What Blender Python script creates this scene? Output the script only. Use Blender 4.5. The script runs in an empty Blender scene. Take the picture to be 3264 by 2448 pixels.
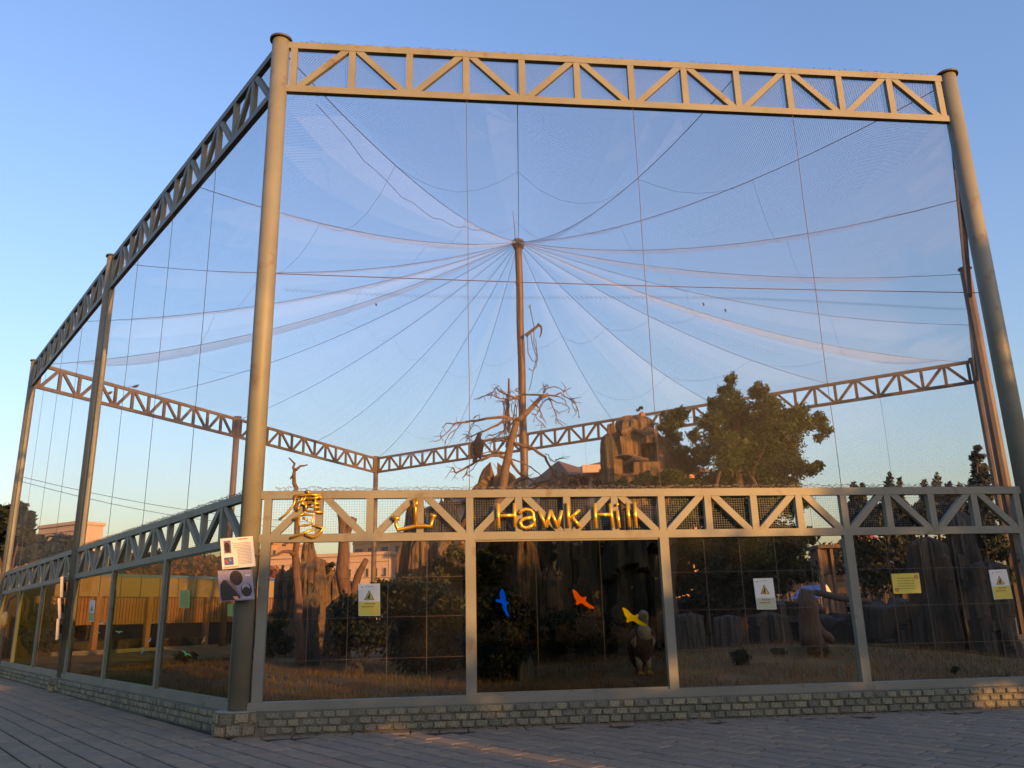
import bpy, math, random
import numpy as np
from mathutils import Vector, Matrix, noise
random.seed(7); np.random.seed(7)
PI = math.pi
SC = bpy.context.scene
COL = SC.collection

# ------------------------------------------------------------------ camera
PITCH, ROLL, FPX, CAMH = math.radians(15.76), math.radians(1.32), 2615.8, 1.5
cam = bpy.data.cameras.new('camera'); camo = bpy.data.objects.new('camera', cam); COL.objects.link(camo)
cam.sensor_width = 36; cam.lens = FPX / 3264 * 36; cam.clip_start = .05; cam.clip_end = 3000
_F = Vector((0, math.cos(PITCH), math.sin(PITCH))); _U0 = Vector((0, -math.sin(PITCH), math.cos(PITCH))); _X = Vector((1, 0, 0))
_R = _X * math.cos(ROLL) - _U0 * math.sin(ROLL); _U = _X * math.sin(ROLL) + _U0 * math.cos(ROLL)
m = Matrix((_R, _U, -_F)).transposed().to_4x4(); m.translation = Vector((0, 0, CAMH)); camo.matrix_world = m
SC.camera = camo

# ------------------------------------------------------------------ light
SUN_EL, SUN_X, SUN_Y = math.radians(9.0), .645, -.764
w = bpy.data.worlds.new('World'); SC.world = w; w.use_nodes = True
nt = w.node_tree; bg = nt.nodes['Background']
sky = nt.nodes.new('ShaderNodeTexSky'); sky.sky_type = 'NISHITA'; sky.sun_disc = False
sky.sun_elevation = SUN_EL; sky.sun_rotation = math.atan2(SUN_X, SUN_Y)
sky.air_density = 1.7; sky.dust_density = 2.2; sky.ozone_density = 2.9
wm = nt.nodes.new('ShaderNodeMix'); wm.data_type = 'RGBA'; wm.blend_type = 'MULTIPLY'; wm.inputs[0].default_value = 1; wm.inputs[7].default_value = (.90, .905, 1.24, 1)
nt.links.new(sky.outputs[0], wm.inputs[6]); nt.links.new(wm.outputs[2], bg.inputs[0]); bg.inputs[1].default_value = .15
sl = bpy.data.lights.new('sun', 'SUN'); sl.energy = 3.3; sl.angle = math.radians(.53); sl.color = (1, .47, .11)
so = bpy.data.objects.new('sun', sl); COL.objects.link(so)
_sd = Vector((SUN_X * math.cos(SUN_EL), SUN_Y * math.cos(SUN_EL), math.sin(SUN_EL))).normalized()
so.rotation_euler = _sd.to_track_quat('Z', 'Y').to_euler(); so.location = (20, -20, 20)
SC.view_settings.view_transform = 'Standard'; SC.view_settings.look = 'None'
SC.view_settings.gamma = 1; SC.view_settings.exposure = 1.25; SC.view_settings.use_curve_mapping = False
SC.render.engine = 'CYCLES'
SC.cycles.transparent_max_bounces = 24; SC.cycles.max_bounces = 5; SC.cycles.diffuse_bounces = 3; SC.cycles.glossy_bounces = 3
SC.cycles.caustics_reflective = False; SC.cycles.caustics_refractive = False

# ------------------------------------------------------------------ plan of the cage (metres)
V2 = lambda x, y: Vector((x, y))
C0, C1 = V2(-3.893, 12.151), V2(8.45, 13.56)
L1, L2, MM, BB, RR = V2(-10.908, 20.737), V2(-18.164, 29.793), V2(-13.617, 39.48), V2(-8.613, 50.666), V2(19.004, 32.344)
B1, B2 = BB.lerp(RR, 1 / 3), BB.lerp(RR, 2 / 3)
RM = RR.lerp(C1, .5)
PLT, LB, LT, UB, UT = .3025, 2.605, 3.361, 10.216, 11.211
POLE = V2(.36, 28.6); POLE_TOP = 15.18
CENT = V2(0, 28)

# ------------------------------------------------------------------ helpers
def U(vx, vy, Y):
    """world point seen at (vx, vy) of a 2212 px wide view of the place, on the vertical plane y = Y"""
    k = 3264 / 2212
    a = (vx * k - 1632) / FPX; b = (1224 - vy * k) / FPX
    d = _F + _R * a + _U * b; d = d * (Y / d.y)
    return Vector((d.x, d.y, d.z + CAMH))
def FU(fx, fy, Y): return U(fx * 2212 / 3264, fy * 2212 / 3264, Y)
def onwall(fx, fy, A, B, off=0.):
    """(s, z) where the sight line meets the vertical plane through A-B pushed off metres outwards"""
    a = (fx - 1632) / FPX; b = (1224 - fy) / FPX
    d = _F + _R * a + _U * b
    t = (B - A).normalized(); n = Vector((t.y, -t.x)); P0 = A + n * off
    k = P0.dot(n) / (d.x * n.x + d.y * n.y)
    p = d * k; return (Vector((p.x, p.y)) - P0).dot(t), p.z + CAMH

class MB:
    def __init__(s): s.v = []; s.f = []; s.uv = None
    def face(s, pts, uv=None):
        n = len(s.v); s.v += [tuple(p) for p in pts]; s.f.append(tuple(range(n, n + len(pts))))
        if uv is not None:
            if s.uv is None: s.uv = []
            s.uv += list(uv)
    def box(s, c, ax, ay, az):
        """centre, three half axes"""
        c, ax, ay, az = Vector(c), Vector(ax), Vector(ay), Vector(az); n = len(s.v)
        for k in ((-1,-1,-1),(1,-1,-1),(1,1,-1),(-1,1,-1),(-1,-1,1),(1,-1,1),(1,1,1),(-1,1,1)):
            s.v.append(tuple(c + ax * k[0] + ay * k[1] + az * k[2]))
        for q in ((3,2,1,0),(4,5,6,7),(0,1,5,4),(1,2,6,5),(2,3,7,6),(3,0,4,7)): s.f.append(tuple(n + i for i in q))
        return s
    def abox(s, x0, x1, y0, y1, z0, z1):
        return s.box(((x0+x1)/2, (y0+y1)/2, (z0+z1)/2), ((x1-x0)/2,0,0), (0,(y1-y0)/2,0), (0,0,(z1-z0)/2))
    def bar(s, p, q, wd, dp, side):
        """square bar from p to q; side = direction of its depth"""
        p, q = Vector(p), Vector(q); d = q - p; sd = Vector(side).normalized(); u = d.cross(sd).normalized()
        return s.box((p + q) / 2, d / 2, u * wd / 2, sd * dp / 2)
    def tube(s, pts, rad, n=8, cap=True):
        pts = [Vector(p) for p in pts]; R = rad if hasattr(rad, '__len__') else [rad] * len(pts)
        base = len(s.v); prev = None
        for i, p in enumerate(pts):
            t = (pts[min(i + 1, len(pts) - 1)] - pts[max(i - 1, 0)]).normalized()
            if prev is None:
                a = Vector((0, 0, 1)) if abs(t.z) < .9 else Vector((1, 0, 0)); u = t.cross(a).normalized()
            else:
                u = (prev - t * prev.dot(t)); u = u.normalized() if u.length > 1e-6 else prev
            prev = u; vv = t.cross(u)
            for k in range(n):
                a = 2 * PI * k / n; s.v.append(tuple(p + (u * math.cos(a) + vv * math.sin(a)) * R[i]))
        for i in range(len(pts) - 1):
            for k in range(n):
                k2 = (k + 1) % n; a = base + i * n
                s.f.append((a + k, a + n + k, a + n + k2, a + k2))
        if cap:
            s.f.append(tuple(base + k for k in range(n))); e = base + (len(pts) - 1) * n
            s.f.append(tuple(e + k for k in reversed(range(n))))
        return s
    def prism(s, poly, n3, th):
        """flat polygon (3D points) given thickness th along -n3"""
        n3 = Vector(n3) * th; A = [Vector(p) for p in poly]; k = len(A); b = len(s.v)
        s.v += [tuple(p) for p in A] + [tuple(p - n3) for p in A]
        s.f.append(tuple(b + i for i in range(k))); s.f.append(tuple(b + k + i for i in reversed(range(k))))
        for i in range(k): j = (i + 1) % k; s.f.append((b + j, b + i, b + k + i, b + k + j))
        return s
    def build(s, name, mat, parent=None, smooth=False, origin=None):
        me = bpy.data.meshes.new(name)
        V = np.array(s.v, dtype=float).reshape(-1, 3)
        if origin is not None: V = V - np.array(origin)
        me.from_pydata(V.tolist(), [], s.f)
        if s.uv is not None:
            l = me.uv_layers.new(name='uv'); l.data.foreach_set('uv', [c for p in s.uv for c in p])
        if smooth: me.polygons.foreach_set('use_smooth', [True] * len(me.polygons))
        if mat is not None: me.materials.append(mat)
        me.update()
        o = bpy.data.objects.new(name, me); COL.objects.link(o)
        if origin is not None: o.location = origin
        if parent is not None: o.parent = parent
        return o
def quads(name, V, mat, parent=None):
    """V: (n,4,3) array of loose quads"""
    n = len(V); me = bpy.data.meshes.new(name)
    me.vertices.add(n * 4); me.vertices.foreach_set('co', V.reshape(-1))
    me.loops.add(n * 4); me.loops.foreach_set('vertex_index', np.arange(n * 4, dtype=np.int32))
    me.polygons.add(n); me.polygons.foreach_set('loop_start', np.arange(0, n * 4, 4, dtype=np.int32))
    me.polygons.foreach_set('loop_total', np.full(n, 4, dtype=np.int32))
    me.materials.append(mat); me.update(calc_edges=True); me.validate()
    o = bpy.data.objects.new(name, me); COL.objects.link(o)
    if parent is not None: o.parent = parent
    return o
def tag(o, label=None, cat=None, group=None, kind=None):
    if label: o['label'] = label
    if cat: o['category'] = cat
    if group: o['group'] = group
    if kind: o['kind'] = kind
    return o
def empty(name, loc=(0, 0, 0), label=None, cat=None, group=None, kind=None):
    o = bpy.data.objects.new(name, None); o.location = loc; COL.objects.link(o); o.empty_display_size = .2
    return tag(o, label, cat, group, kind)
def adopt(o, root):
    """parent a mesh modelled in world space to a root without moving it"""
    o.parent = root; o.matrix_parent_inverse = Matrix.Translation(-Vector(root.location)); return o

# ------------------------------------------------------------------ materials
def ramp(nt, fac, stops):
    r = nt.nodes.new('ShaderNodeValToRGB'); e = r.color_ramp.elements
    while len(e) < len(stops): e.new(.5)
    for i, (p, c) in enumerate(stops): e[i].position = p; e[i].color = (*c, 1)
    nt.links.new(fac, r.inputs[0]); return r.outputs[0]
def mix(nt, f, a, b, typ='MIX'):
    m = nt.nodes.new('ShaderNodeMix'); m.data_type = 'RGBA'; m.blend_type = typ
    if hasattr(f, 'links'): nt.links.new(f, m.inputs[0])
    else: m.inputs[0].default_value = f
    for s, i in ((a, 6), (b, 7)):
        if hasattr(s, 'links'): nt.links.new(s, m.inputs[i])
        else: m.inputs[i].default_value = (*s, 1)
    return m.outputs[2]
def noise_n(nt, scale, detail=4, coord='Object', stretch=None, rough=.55):
    tc = nt.nodes.new('ShaderNodeTexCoord'); n = nt.nodes.new('ShaderNodeTexNoise')
    n.inputs['Scale'].default_value = scale; n.inputs['Detail'].default_value = detail; n.inputs['Roughness'].default_value = rough
    src = tc.outputs[coord]
    if stretch:
        mp = nt.nodes.new('ShaderNodeMapping'); mp.inputs['Scale'].default_value = stretch; nt.links.new(src, mp.inputs[0]); src = mp.outputs[0]
    nt.links.new(src, n.inputs['Vector']); return n.outputs[0]
def MAT(name, c1, c2=None, scale=3, rough=.7, metal=0, bump=0, bscale=20, stretch=None, c3=None, rnd=0, island=0, spots=None, spec=None, trans=0):
    m = bpy.data.materials.new(name); m.use_nodes = True; nt = m.node_tree; b = nt.nodes['Principled BSDF']
    b.inputs['Roughness'].default_value = rough; b.inputs['Metallic'].default_value = metal
    if spec is not None: b.inputs['Specular IOR Level'].default_value = spec
    if c2 is None: b.inputs['Base Color'].default_value = (*c1, 1); out = None
    else:
        st = [(.3, c1), (.7, c2)] if c3 is None else [(.25, c1), (.5, c2), (.75, c3)]
        out = ramp(nt, noise_n(nt, scale, stretch=stretch), st)
    if spots:
        sc, lo, hi, cc = spots
        f = ramp(nt, noise_n(nt, sc, 6), [(lo, (0,0,0)), (hi, (1,1,1))])
        out = mix(nt, f, out if out else c1, cc)
    if rnd or island:
        if island: g = nt.nodes.new('ShaderNodeNewGeometry').outputs['Random Per Island']; a = island
        else: g = nt.nodes.new('ShaderNodeObjectInfo').outputs['Random']; a = rnd
        rr = ramp(nt, g, [(0, (1 - a, 1 - a * .9, 1 - a * .8)), (.5, (1, 1, 1)), (1, (1 + a, 1 + a * .8, 1 + a * .3))])
        out = mix(nt, 1., out if out else c1, rr, 'MULTIPLY')
    if out: nt.links.new(out, b.inputs['Base Color'])
    if bump:
        bp = nt.nodes.new('ShaderNodeBump'); bp.inputs['Strength'].default_value = bump; bp.inputs['Distance'].default_value = .05
        nt.links.new(noise_n(nt, bscale, 6, stretch=stretch), bp.inputs['Height']); nt.links.new(bp.outputs[0], b.inputs['Normal'])
    if trans:
        t = nt.nodes.new('ShaderNodeBsdfTranslucent'); s = nt.nodes.new('ShaderNodeMixShader'); s.inputs[0].default_value = trans
        if out: nt.links.new(out, t.inputs[0])
        else: t.inputs[0].default_value = (*c1, 1)
        nt.links.new(b.outputs[0], s.inputs[1]); nt.links.new(t.outputs[0], s.inputs[2])
        nt.links.new(s.outputs[0], nt.nodes['Material Output'].inputs[0])
    return m
def NET(name, cell, wire, col, diamond=True, rough=.5):
    """wire netting: open cells with real gaps, laid out in metres along the sheet"""
    m = bpy.data.materials.new(name); m.use_nodes = True; nt = m.node_tree; b = nt.nodes['Principled BSDF']
    b.inputs['Base Color'].default_value = (*col, 1); b.inputs['Roughness'].default_value = rough
    uv = nt.nodes.new('ShaderNodeUVMap'); sp = nt.nodes.new('ShaderNodeSeparateXYZ'); nt.links.new(uv.outputs[0], sp.inputs[0])
    def M(op, a, b_=None):
        n = nt.nodes.new('ShaderNodeMath'); n.operation = op
        for i, v in enumerate((a, b_)):
            if v is None: continue
            if hasattr(v, 'links'): nt.links.new(v, n.inputs[i])
            else: n.inputs[i].default_value = v
        return n.outputs[0]
    u, v = sp.outputs[0], sp.outputs[1]
    if diamond: p, q = M('ADD', u, v), M('SUBTRACT', u, v); k = 1 / (cell * 1.414)
    else: p, q = u, v; k = 1 / cell
    fp = M('LESS_THAN', M('FRACT', M('MULTIPLY', p, k)), wire / cell); fq = M('LESS_THAN', M('FRACT', M('MULTIPLY', q, k)), wire / cell)
    f = M('MAXIMUM', fp, fq)
    t = nt.nodes.new('ShaderNodeBsdfTransparent'); s = nt.nodes.new('ShaderNodeMixShader')
    nt.links.new(f, s.inputs[0]); nt.links.new(t.outputs[0], s.inputs[1]); nt.links.new(b.outputs[0], s.inputs[2])
    nt.links.new(s.outputs[0], nt.nodes['Material Output'].inputs[0]); return m
def GLASS(name, tint, refl=.5):
    m = bpy.data.materials.new(name); m.use_nodes = True; nt = m.node_tree; nt.nodes.remove(nt.nodes['Principled BSDF'])
    t = nt.nodes.new('ShaderNodeBsdfTransparent'); t.inputs[0].default_value = (*tint, 1)
    g = nt.nodes.new('ShaderNodeBsdfGlossy'); g.inputs['Roughness'].default_value = .01; fr = nt.nodes.new('ShaderNodeFresnel'); fr.inputs[0].default_value = 1.45
    s = nt.nodes.new('ShaderNodeMixShader'); mu = nt.nodes.new('ShaderNodeMath'); mu.operation = 'MULTIPLY'; mu.inputs[1].default_value = refl; nt.links.new(fr.outputs[0], mu.inputs[0]); nt.links.new(mu.outputs[0], s.inputs[0]); nt.links.new(t.outputs[0], s.inputs[1]); nt.links.new(g.outputs[0], s.inputs[2])
    nt.links.new(s.outputs[0], nt.nodes['Material Output'].inputs[0]); return m
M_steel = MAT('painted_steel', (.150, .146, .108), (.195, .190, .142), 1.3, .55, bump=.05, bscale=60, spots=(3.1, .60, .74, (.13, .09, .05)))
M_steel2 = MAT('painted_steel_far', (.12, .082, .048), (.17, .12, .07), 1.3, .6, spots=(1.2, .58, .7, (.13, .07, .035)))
M_cap = MAT('cap_steel', (.05, .045, .035), (.08, .07, .05), 4, .6)
M_net = NET('chain_link', .027, .0011, (.13, .13, .15))
M_net_l = NET('chain_link_side', .03, .0020, (.30, .31, .34))
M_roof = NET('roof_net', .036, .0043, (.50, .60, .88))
M_sq = NET('square_mesh', .038, .0030, (.13, .14, .17), diamond=False)
M_lnet = NET('chain_link_low', .027, .0011, (.07, .06, .05))
M_wire = MAT('wire', (.10, .10, .105), rough=.5)
M_cable = MAT('cable', (.035, .035, .045), rough=.5)
M_orope = MAT('orange_wire', (.12, .08, .05), rough=.6)
M_coil = MAT('coil_wire', (.14, .12, .10), (.25, .2, .17), 30, .6)
M_glass = GLASS('clear_glass', (.70, .70, .62), .06); M_glassg = GLASS('green_glass', (.56, .62, .43), .06); M_glassd = GLASS('dark_glass', (.68, .68, .62), .35)
M_stone = MAT('plinth_stone', (.19, .18, .12), (.36, .32, .21), 6, .85, bump=.6, bscale=50, rnd=.32, spots=(9, .50, .68, (.05, .06, .03)))
M_mortar = MAT('mortar', (.10, .098, .068), (.16, .15, .105), 12, .95, bump=.4, bscale=40)
M_tile = MAT('paving_slab', (.165, .125, .082), (.225, .172, .115), 5, .85, bump=.25, bscale=70, rnd=.14, spots=(1.1, .55, .8, (.09, .073, .046)))
M_bed = MAT('joint_moss', (.012, .011, .003), (.028, .024, .006), 7, .95, bump=.4, bscale=60)
M_ground = MAT('ground_far', (.06, .05, .03), (.09, .08, .045), .3, .95)
M_grass = MAT('aviary_grass', (.125, .052, .012), (.155, .078, .019), .9, .95, c3=(.068, .066, .010), bump=.6, bscale=25, spots=(1.6, .52, .66, (.085, .08, .010)))
M_blade = MAT('grass_blade', (.15, .064, .014), (.09, .08, .014), .8, .8, island=.5)
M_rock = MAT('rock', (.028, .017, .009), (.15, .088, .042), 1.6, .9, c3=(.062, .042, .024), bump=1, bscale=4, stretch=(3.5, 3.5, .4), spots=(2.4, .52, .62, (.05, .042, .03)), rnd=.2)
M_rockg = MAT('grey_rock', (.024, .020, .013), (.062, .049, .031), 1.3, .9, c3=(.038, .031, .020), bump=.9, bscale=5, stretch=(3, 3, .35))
M_rockp = MAT('pale_rock', (.10, .09, .065), (.17, .15, .11), 2.5, .9, bump=.5, bscale=9)
M_bark = MAT('dead_wood', (.11, .062, .033), (.20, .12, .068), 6, .8, bump=.6, bscale=30, stretch=(3, 3, .5))
M_barkd = MAT('dark_wood', (.07, .045, .03), (.13, .08, .05), 6, .85, bump=.6, bscale=30, stretch=(3, 3, .5))
M_pole = MAT('mast_wood', (.07, .038, .018), (.15, .08, .035), 3, .5, bump=.3, bscale=10, stretch=(3, 3, .2))
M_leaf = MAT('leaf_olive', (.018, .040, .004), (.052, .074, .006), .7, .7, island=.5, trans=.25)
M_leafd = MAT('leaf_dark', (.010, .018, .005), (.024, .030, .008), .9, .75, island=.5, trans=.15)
M_leafr = MAT('leaf_red', (.28, .045, .012), (.16, .08, .015), 1.2, .75, island=.6, trans=.2)
M_leafg = MAT('leaf_green', (.020, .032, .008), (.045, .045, .012), .8, .75, island=.5, trans=.2)
M_gold = MAT('gold', (1.0, .56, .05), rough=.22, metal=.68)
M_gold2 = MAT('dull_gold', (.62, .33, .035), rough=.33, metal=.75)
M_white = MAT('sign_white', (.62, .6, .52), (.7, .66, .58), 8, .5)
M_yel = MAT('sign_yellow', (.66, .50, .05), (.58, .46, .07), 8, .5)
M_blk = MAT('print_black', (.03, .025, .02), rough=.6)
M_brn = MAT('print_brown', (.22, .13, .03), rough=.6)
M_gry = MAT('print_grey', (.20, .19, .20), rough=.6)
M_red = MAT('print_red', (.45, .05, .03), rough=.6)
M_org = MAT('print_orange', (.72, .30, .16), rough=.6)
M_pur = MAT('print_purple', (.16, .09, .17), (.24, .17, .26), 30, .6)
M_lil = MAT('print_lilac', (.24, .21, .27), (.30, .26, .33), 10, .6)
M_blu = MAT('print_blue', (.03, .06, .30), (.05, .15, .32), 60, .6)
M_dkf = MAT('print_feather', (.018, .012, .01), (.05, .03, .02), 40, .6)
M_pgr = MAT('print_pale_green', (.24, .36, .06), (.3, .4, .1), 8, .6)
M_bblue = MAT('decal_blue', (.0, .03, .42), rough=.9, spec=0); M_borg = MAT('decal_orange', (.20, .035, .0), rough=.9, spec=0)
M_byel = MAT('decal_yellow', (.20, .17, .0), rough=.9, spec=0); M_bgrn = MAT('decal_green', (.05, .45, .16), rough=.4)
M_bwht = MAT('decal_white', (.5, .5, .48), rough=.4); M_bteal = MAT('decal_teal', (.05, .3, .3), rough=.4); M_bam = MAT('decal_amber', (.55, .32, .05), rough=.4)
M_eagle = MAT('eagle_feather', (.035, .02, .014), (.13, .06, .03), 14, .8, bump=.6, bscale=40)
M_eaglel = MAT('eagle_pale', (.26, .21, .14), (.38, .31, .2), 12, .8, bump=.5, bscale=40)
M_beak = MAT('beak', (.35, .22, .05), rough=.4)
M_salm = MAT('wall_salmon', (.36, .25, .17), (.42, .30, .21), .8, .85, bump=.1, bscale=10)
M_orangew = MAT('wall_orange', (.36, .20, .09), (.42, .25, .12), .6, .85)
M_cream = MAT('wall_cream', (.34, .28, .19), (.40, .33, .24), .6, .85)
M_roofb = MAT('roof_brown', (.075, .045, .03), (.11, .065, .04), .6, .8)
M_win = MAT('window_glass', (.035, .045, .06), rough=.12, spec=.6)
M_fasc = MAT('fascia_panel', (.24, .16, .06), (.29, .20, .08), .6, .7, rnd=.08)
M_slat = MAT('timber_slat', (.20, .095, .028), (.27, .13, .04), 2, .75, rnd=.2)
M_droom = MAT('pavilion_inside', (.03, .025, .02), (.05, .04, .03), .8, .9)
M_bluer = MAT('blue_sheet', (.05, .14, .38), (.07, .18, .45), 1, .5)
M_whitew = MAT('low_white_wall', (.14, .125, .10), (.18, .16, .13), 1, .85)
M_lamp = MAT('lamp_cover', (.75, .4, .12), rough=.3)
M_tentw = MAT('tent_white', (.7, .65, .52), rough=.7)
M_redr = MAT('roof_red', (.35, .06, .04), rough=.8)

# ------------------------------------------------------------------ ground
def sheet(name, pts, mat, kind='structure'):
    b = MB(); b.face(pts); return tag(b.build(name, mat), kind=kind)
g = sheet('ground', [(-1500, -600, -.05), (1500, -600, -.05), (1500, 2500, -.05), (-1500, 2500, -.05)], M_ground)
pave = sheet('pavement', [(-70, -40, -.014), (60, -40, -.014), (60, 15.0, -.014), (-70, 15.0, -.014)], M_bed)
T = C1 - C0; T.normalize(); N = Vector((T.y, -T.x))             # front wall: along, outwards
TL = (L2 - C0).normalized(); NL = Vector((-TL.y, TL.x))         # left wall: along (away), outwards
b = MB(); b.face([(-70, 15.0, -.014), (-8.2, 15.0, -.014), (-70, 90, -.014)]); o = b.build('joint_bed', M_bed, pave)
TD = Vector((math.cos(math.radians(-51.2)), math.sin(math.radians(-51.2)))); TP = Vector((-TD.y, TD.x))
RW, TLN = .30, .60
def seen(x, y, z=0, mg=60):
    d = Vector((x, y, z - CAMH)); k = d.dot(_F)
    if k < .1: return False
    return -mg < 1632 + FPX * d.dot(_R) / k < 3264 + mg and -mg < 1224 - FPX * d.dot(_U) / k < 2448 + mg
def slab_mesh(lx, ly, h=.03, ch=.006):
    b = MB(); hx, hy = lx / 2, ly / 2
    lo = [(-hx, -hy), (hx, -hy), (hx, hy), (-hx, hy)]; hi = [(-hx + ch, -hy + ch), (hx - ch, -hy + ch), (hx - ch, hy - ch), (-hx + ch, hy - ch)]
    b.v = [(x, y, -h) for x, y in lo] + [(x, y, -ch) for x, y in lo] + [(x, y, 0) for x, y in hi]
    for i in range(4): j = (i + 1) % 4; b.f += [(i, j, 4 + j, 4 + i), (4 + i, 4 + j, 8 + j, 8 + i)]
    b.f.append((8, 9, 10, 11)); return b
base_slab = slab_mesh(TLN - .030, RW - .032, ch=.010)
tiles = []
for r in range(-120, 130):
    for c in range(-70, 90):
        p = TP * (r * RW) + TD * ((c + (.5 if r % 2 else 0) + .13 * math.sin(r * 2.1)) * TLN)
        dF = (p - C0).dot(N); dL = (p - C0).dot(NL)
        if dF < .46 and dL < .30: continue
        if dF < .46 and dL < 0.5 and dF > -.2 and False: continue
        if p.length > 42 or p.y < 3: continue
        if not seen(p.x, p.y, 0, 500): continue
        tiles.append((p.length, p))
tiles.sort(key=lambda t: t[0])
vis = [t for t in tiles if seen(t[1].x, t[1].y, 0, 10)]
near = set(id(t[1]) for t in vis[:298])
me0 = None; ang = math.atan2(TD.y, TD.x); rest = MB()
for d, p in tiles:
    dz = random.uniform(-.003, .003); ja = ang + random.uniform(-.006, .006)
    if id(p) in near:
        if me0 is None: o = base_slab.build('paving_slab', M_tile, pave); me0 = o.data
        else: o = bpy.data.objects.new('paving_slab', me0); COL.objects.link(o); o.parent = pave
        o.location = (p.x, p.y, dz); o.rotation_euler = (random.uniform(-.004, .004), random.uniform(-.004, .004), ja)
    else:
        n = len(rest.v); ca, sa = math.cos(ja), math.sin(ja)
        rest.v += [(p.x + x * ca - y * sa, p.y + x * sa + y * ca, z + dz) for x, y, z in base_slab.v]; rest.f += [tuple(n + i for i in f) for f in base_slab.f]
tag(rest.build('far_slabs', M_tile, pave), kind='stuff')
# border course along the front plinth
bm_ = slab_mesh(.375, .26)
me1 = None
for i in range(34):
    s = .2 + i * .395; p = C0 + T * s + N * .31
    if me1 is None: o = bm_.build('border_stone', M_tile, pave); me1 = o.data
    else: o = bpy.data.objects.new('border_stone', me1); COL.objects.link(o); o.parent = pave
    o.location = (p.x, p.y, .002); o.rotation_euler = (0, 0, math.atan2(T.y, T.x))

# grass floor of the cage
POLY = [C0, C1, RM, RR, B2, B1, BB, MM, L2, L1]
def inside(x, y, P=POLY):
    c = False; j = len(P) - 1
    for i in range(len(P)):
        if (P[i].y > y) != (P[j].y > y) and x < (P[j].x - P[i].x) * (y - P[i].y) / (P[j].y - P[i].y) + P[i].x: c = not c
        j = i
    return c
def hgt(x, y):
    d = (Vector((x, y)) - C0).dot(-N)
    e = lambda cx, cy, a, sx, sy: a * math.exp(-((x - cx) / sx) ** 2 - ((y - cy) / sy) ** 2)
    h = .30 + e(6.2, 18.5, .46, 3.6, 3.2) + e(-7, 21.5, .26, 3, 3.5) + e(2, 17, .22, 3, 3) + e(-3.8, 16.5, .1, 1.6, 1.6)
    h += .05 * noise.noise(Vector((x * .7, y * .7, 0))) + .3 * min(1, max(0, (d - 9) / 8)) * .4
    return h
b = MB(); st = .4; idx = {}
xs = np.arange(-19, 20, st); ys = np.arange(11.6, 51.6, st)
def gv(i, j):
    if (i, j) not in idx: x, y = xs[i], ys[j]; idx[(i, j)] = len(b.v); b.v.append((x, y, hgt(x, y)))
    return idx[(i, j)]
for i in range(len(xs) - 1):
    for j in range(len(ys) - 1):
        if inside(xs[i] + st / 2, ys[j] + st / 2): b.f.append((gv(i, j), gv(i + 1, j), gv(i + 1, j + 1), gv(i, j + 1)))
# snap rim vertices onto the wall line so that no gap shows under the sills
for k, (x, y, z) in enumerate(b.v):
    p = Vector((x, y)); a = (p - C0).dot(N); l = (p - C0).dot(NL)
    if a > -.02: p -= N * (a + .02)
    if l > -.02 and x < -2: p -= NL * (l + .02)
    b.v[k] = (p.x, p.y, z)
gr = tag(b.build('grass_floor', M_grass, smooth=True), kind='structure')
P = []
while len(P) < 42000:
    x = random.uniform(-11, 10); y = 12.2 + 14 * random.random() ** 1.6
    if inside(x, y) and (V2(x, y) - C0).dot(N) < -.12 and noise.noise(Vector((x * .8, y * .8, 3))) > -.35: P.append((x, y, hgt(x, y)))
P = np.array(P); n = len(P); a = np.random.rand(n) * 6.283; hh = np.random.uniform(.03, .10, n) * (1 + .8 * (np.random.rand(n) > .9)); ww = .006
Q = np.zeros((n, 4, 3)); dx, dy = np.cos(a) * ww, np.sin(a) * ww; lx, ly = np.random.randn(n) * .03, np.random.randn(n) * .03
Q[:, 0] = P + np.stack([-dx, -dy, -.01 + 0 * dx], 1); Q[:, 1] = P + np.stack([dx, dy, -.01 + 0 * dx], 1)
Q[:, 2] = P + np.stack([lx + dx * .2, ly + dy * .2, hh], 1); Q[:, 3] = P + np.stack([lx - dx * .2, ly - dy * .2, hh], 1)
tag(quads('grass_tufts', Q, M_blade), 'short dry brown and green grass growing on the mounded aviary floor', 'grass', kind='stuff')

# ------------------------------------------------------------------ the steel cage
av = empty('aviary', (C0.x, C0.y, 0), 'tall grey steel aviary cage with truss beams, netting and a netted roof', 'aviary')
def part(b, name, mat, parent=None, smooth=False):
    o = b.build(name, mat, None, smooth)
    if parent is None or parent is av: return adopt(o, av)
    # sub-part: parent chain keeps world placement
    o.parent = parent; return o
def col(p, r, top=UT + .03, mat=M_steel, base=PLT, cap=True, label=None):
    b = MB(); b.tube([(p.x, p.y, base), (p.x, p.y, 6.1), (p.x, p.y, 6.13), (p.x, p.y, top)], [r, r, r, r * .985], 28)
    o = part(b, 'column', mat, smooth=False)
    for f in o.data.polygons: f.use_smooth = len(f.vertices) == 4
    if label: o['label'] = label
    if cap:
        c = MB(); c.tube([(p.x, p.y, top), (p.x, p.y, top + .035)], r * 1.28, 28); part(c, 'column_cap', M_cap, o)
    return o
col0 = col(C0, .150, label='near corner column with a dark round cap'); col1 = col(C1, .155); col(L1, .14); col(L2, .14)
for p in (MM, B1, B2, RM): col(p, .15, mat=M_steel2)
col(BB, .15, mat=M_steel2); col(RR, .15, mat=M_steel2)
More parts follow.
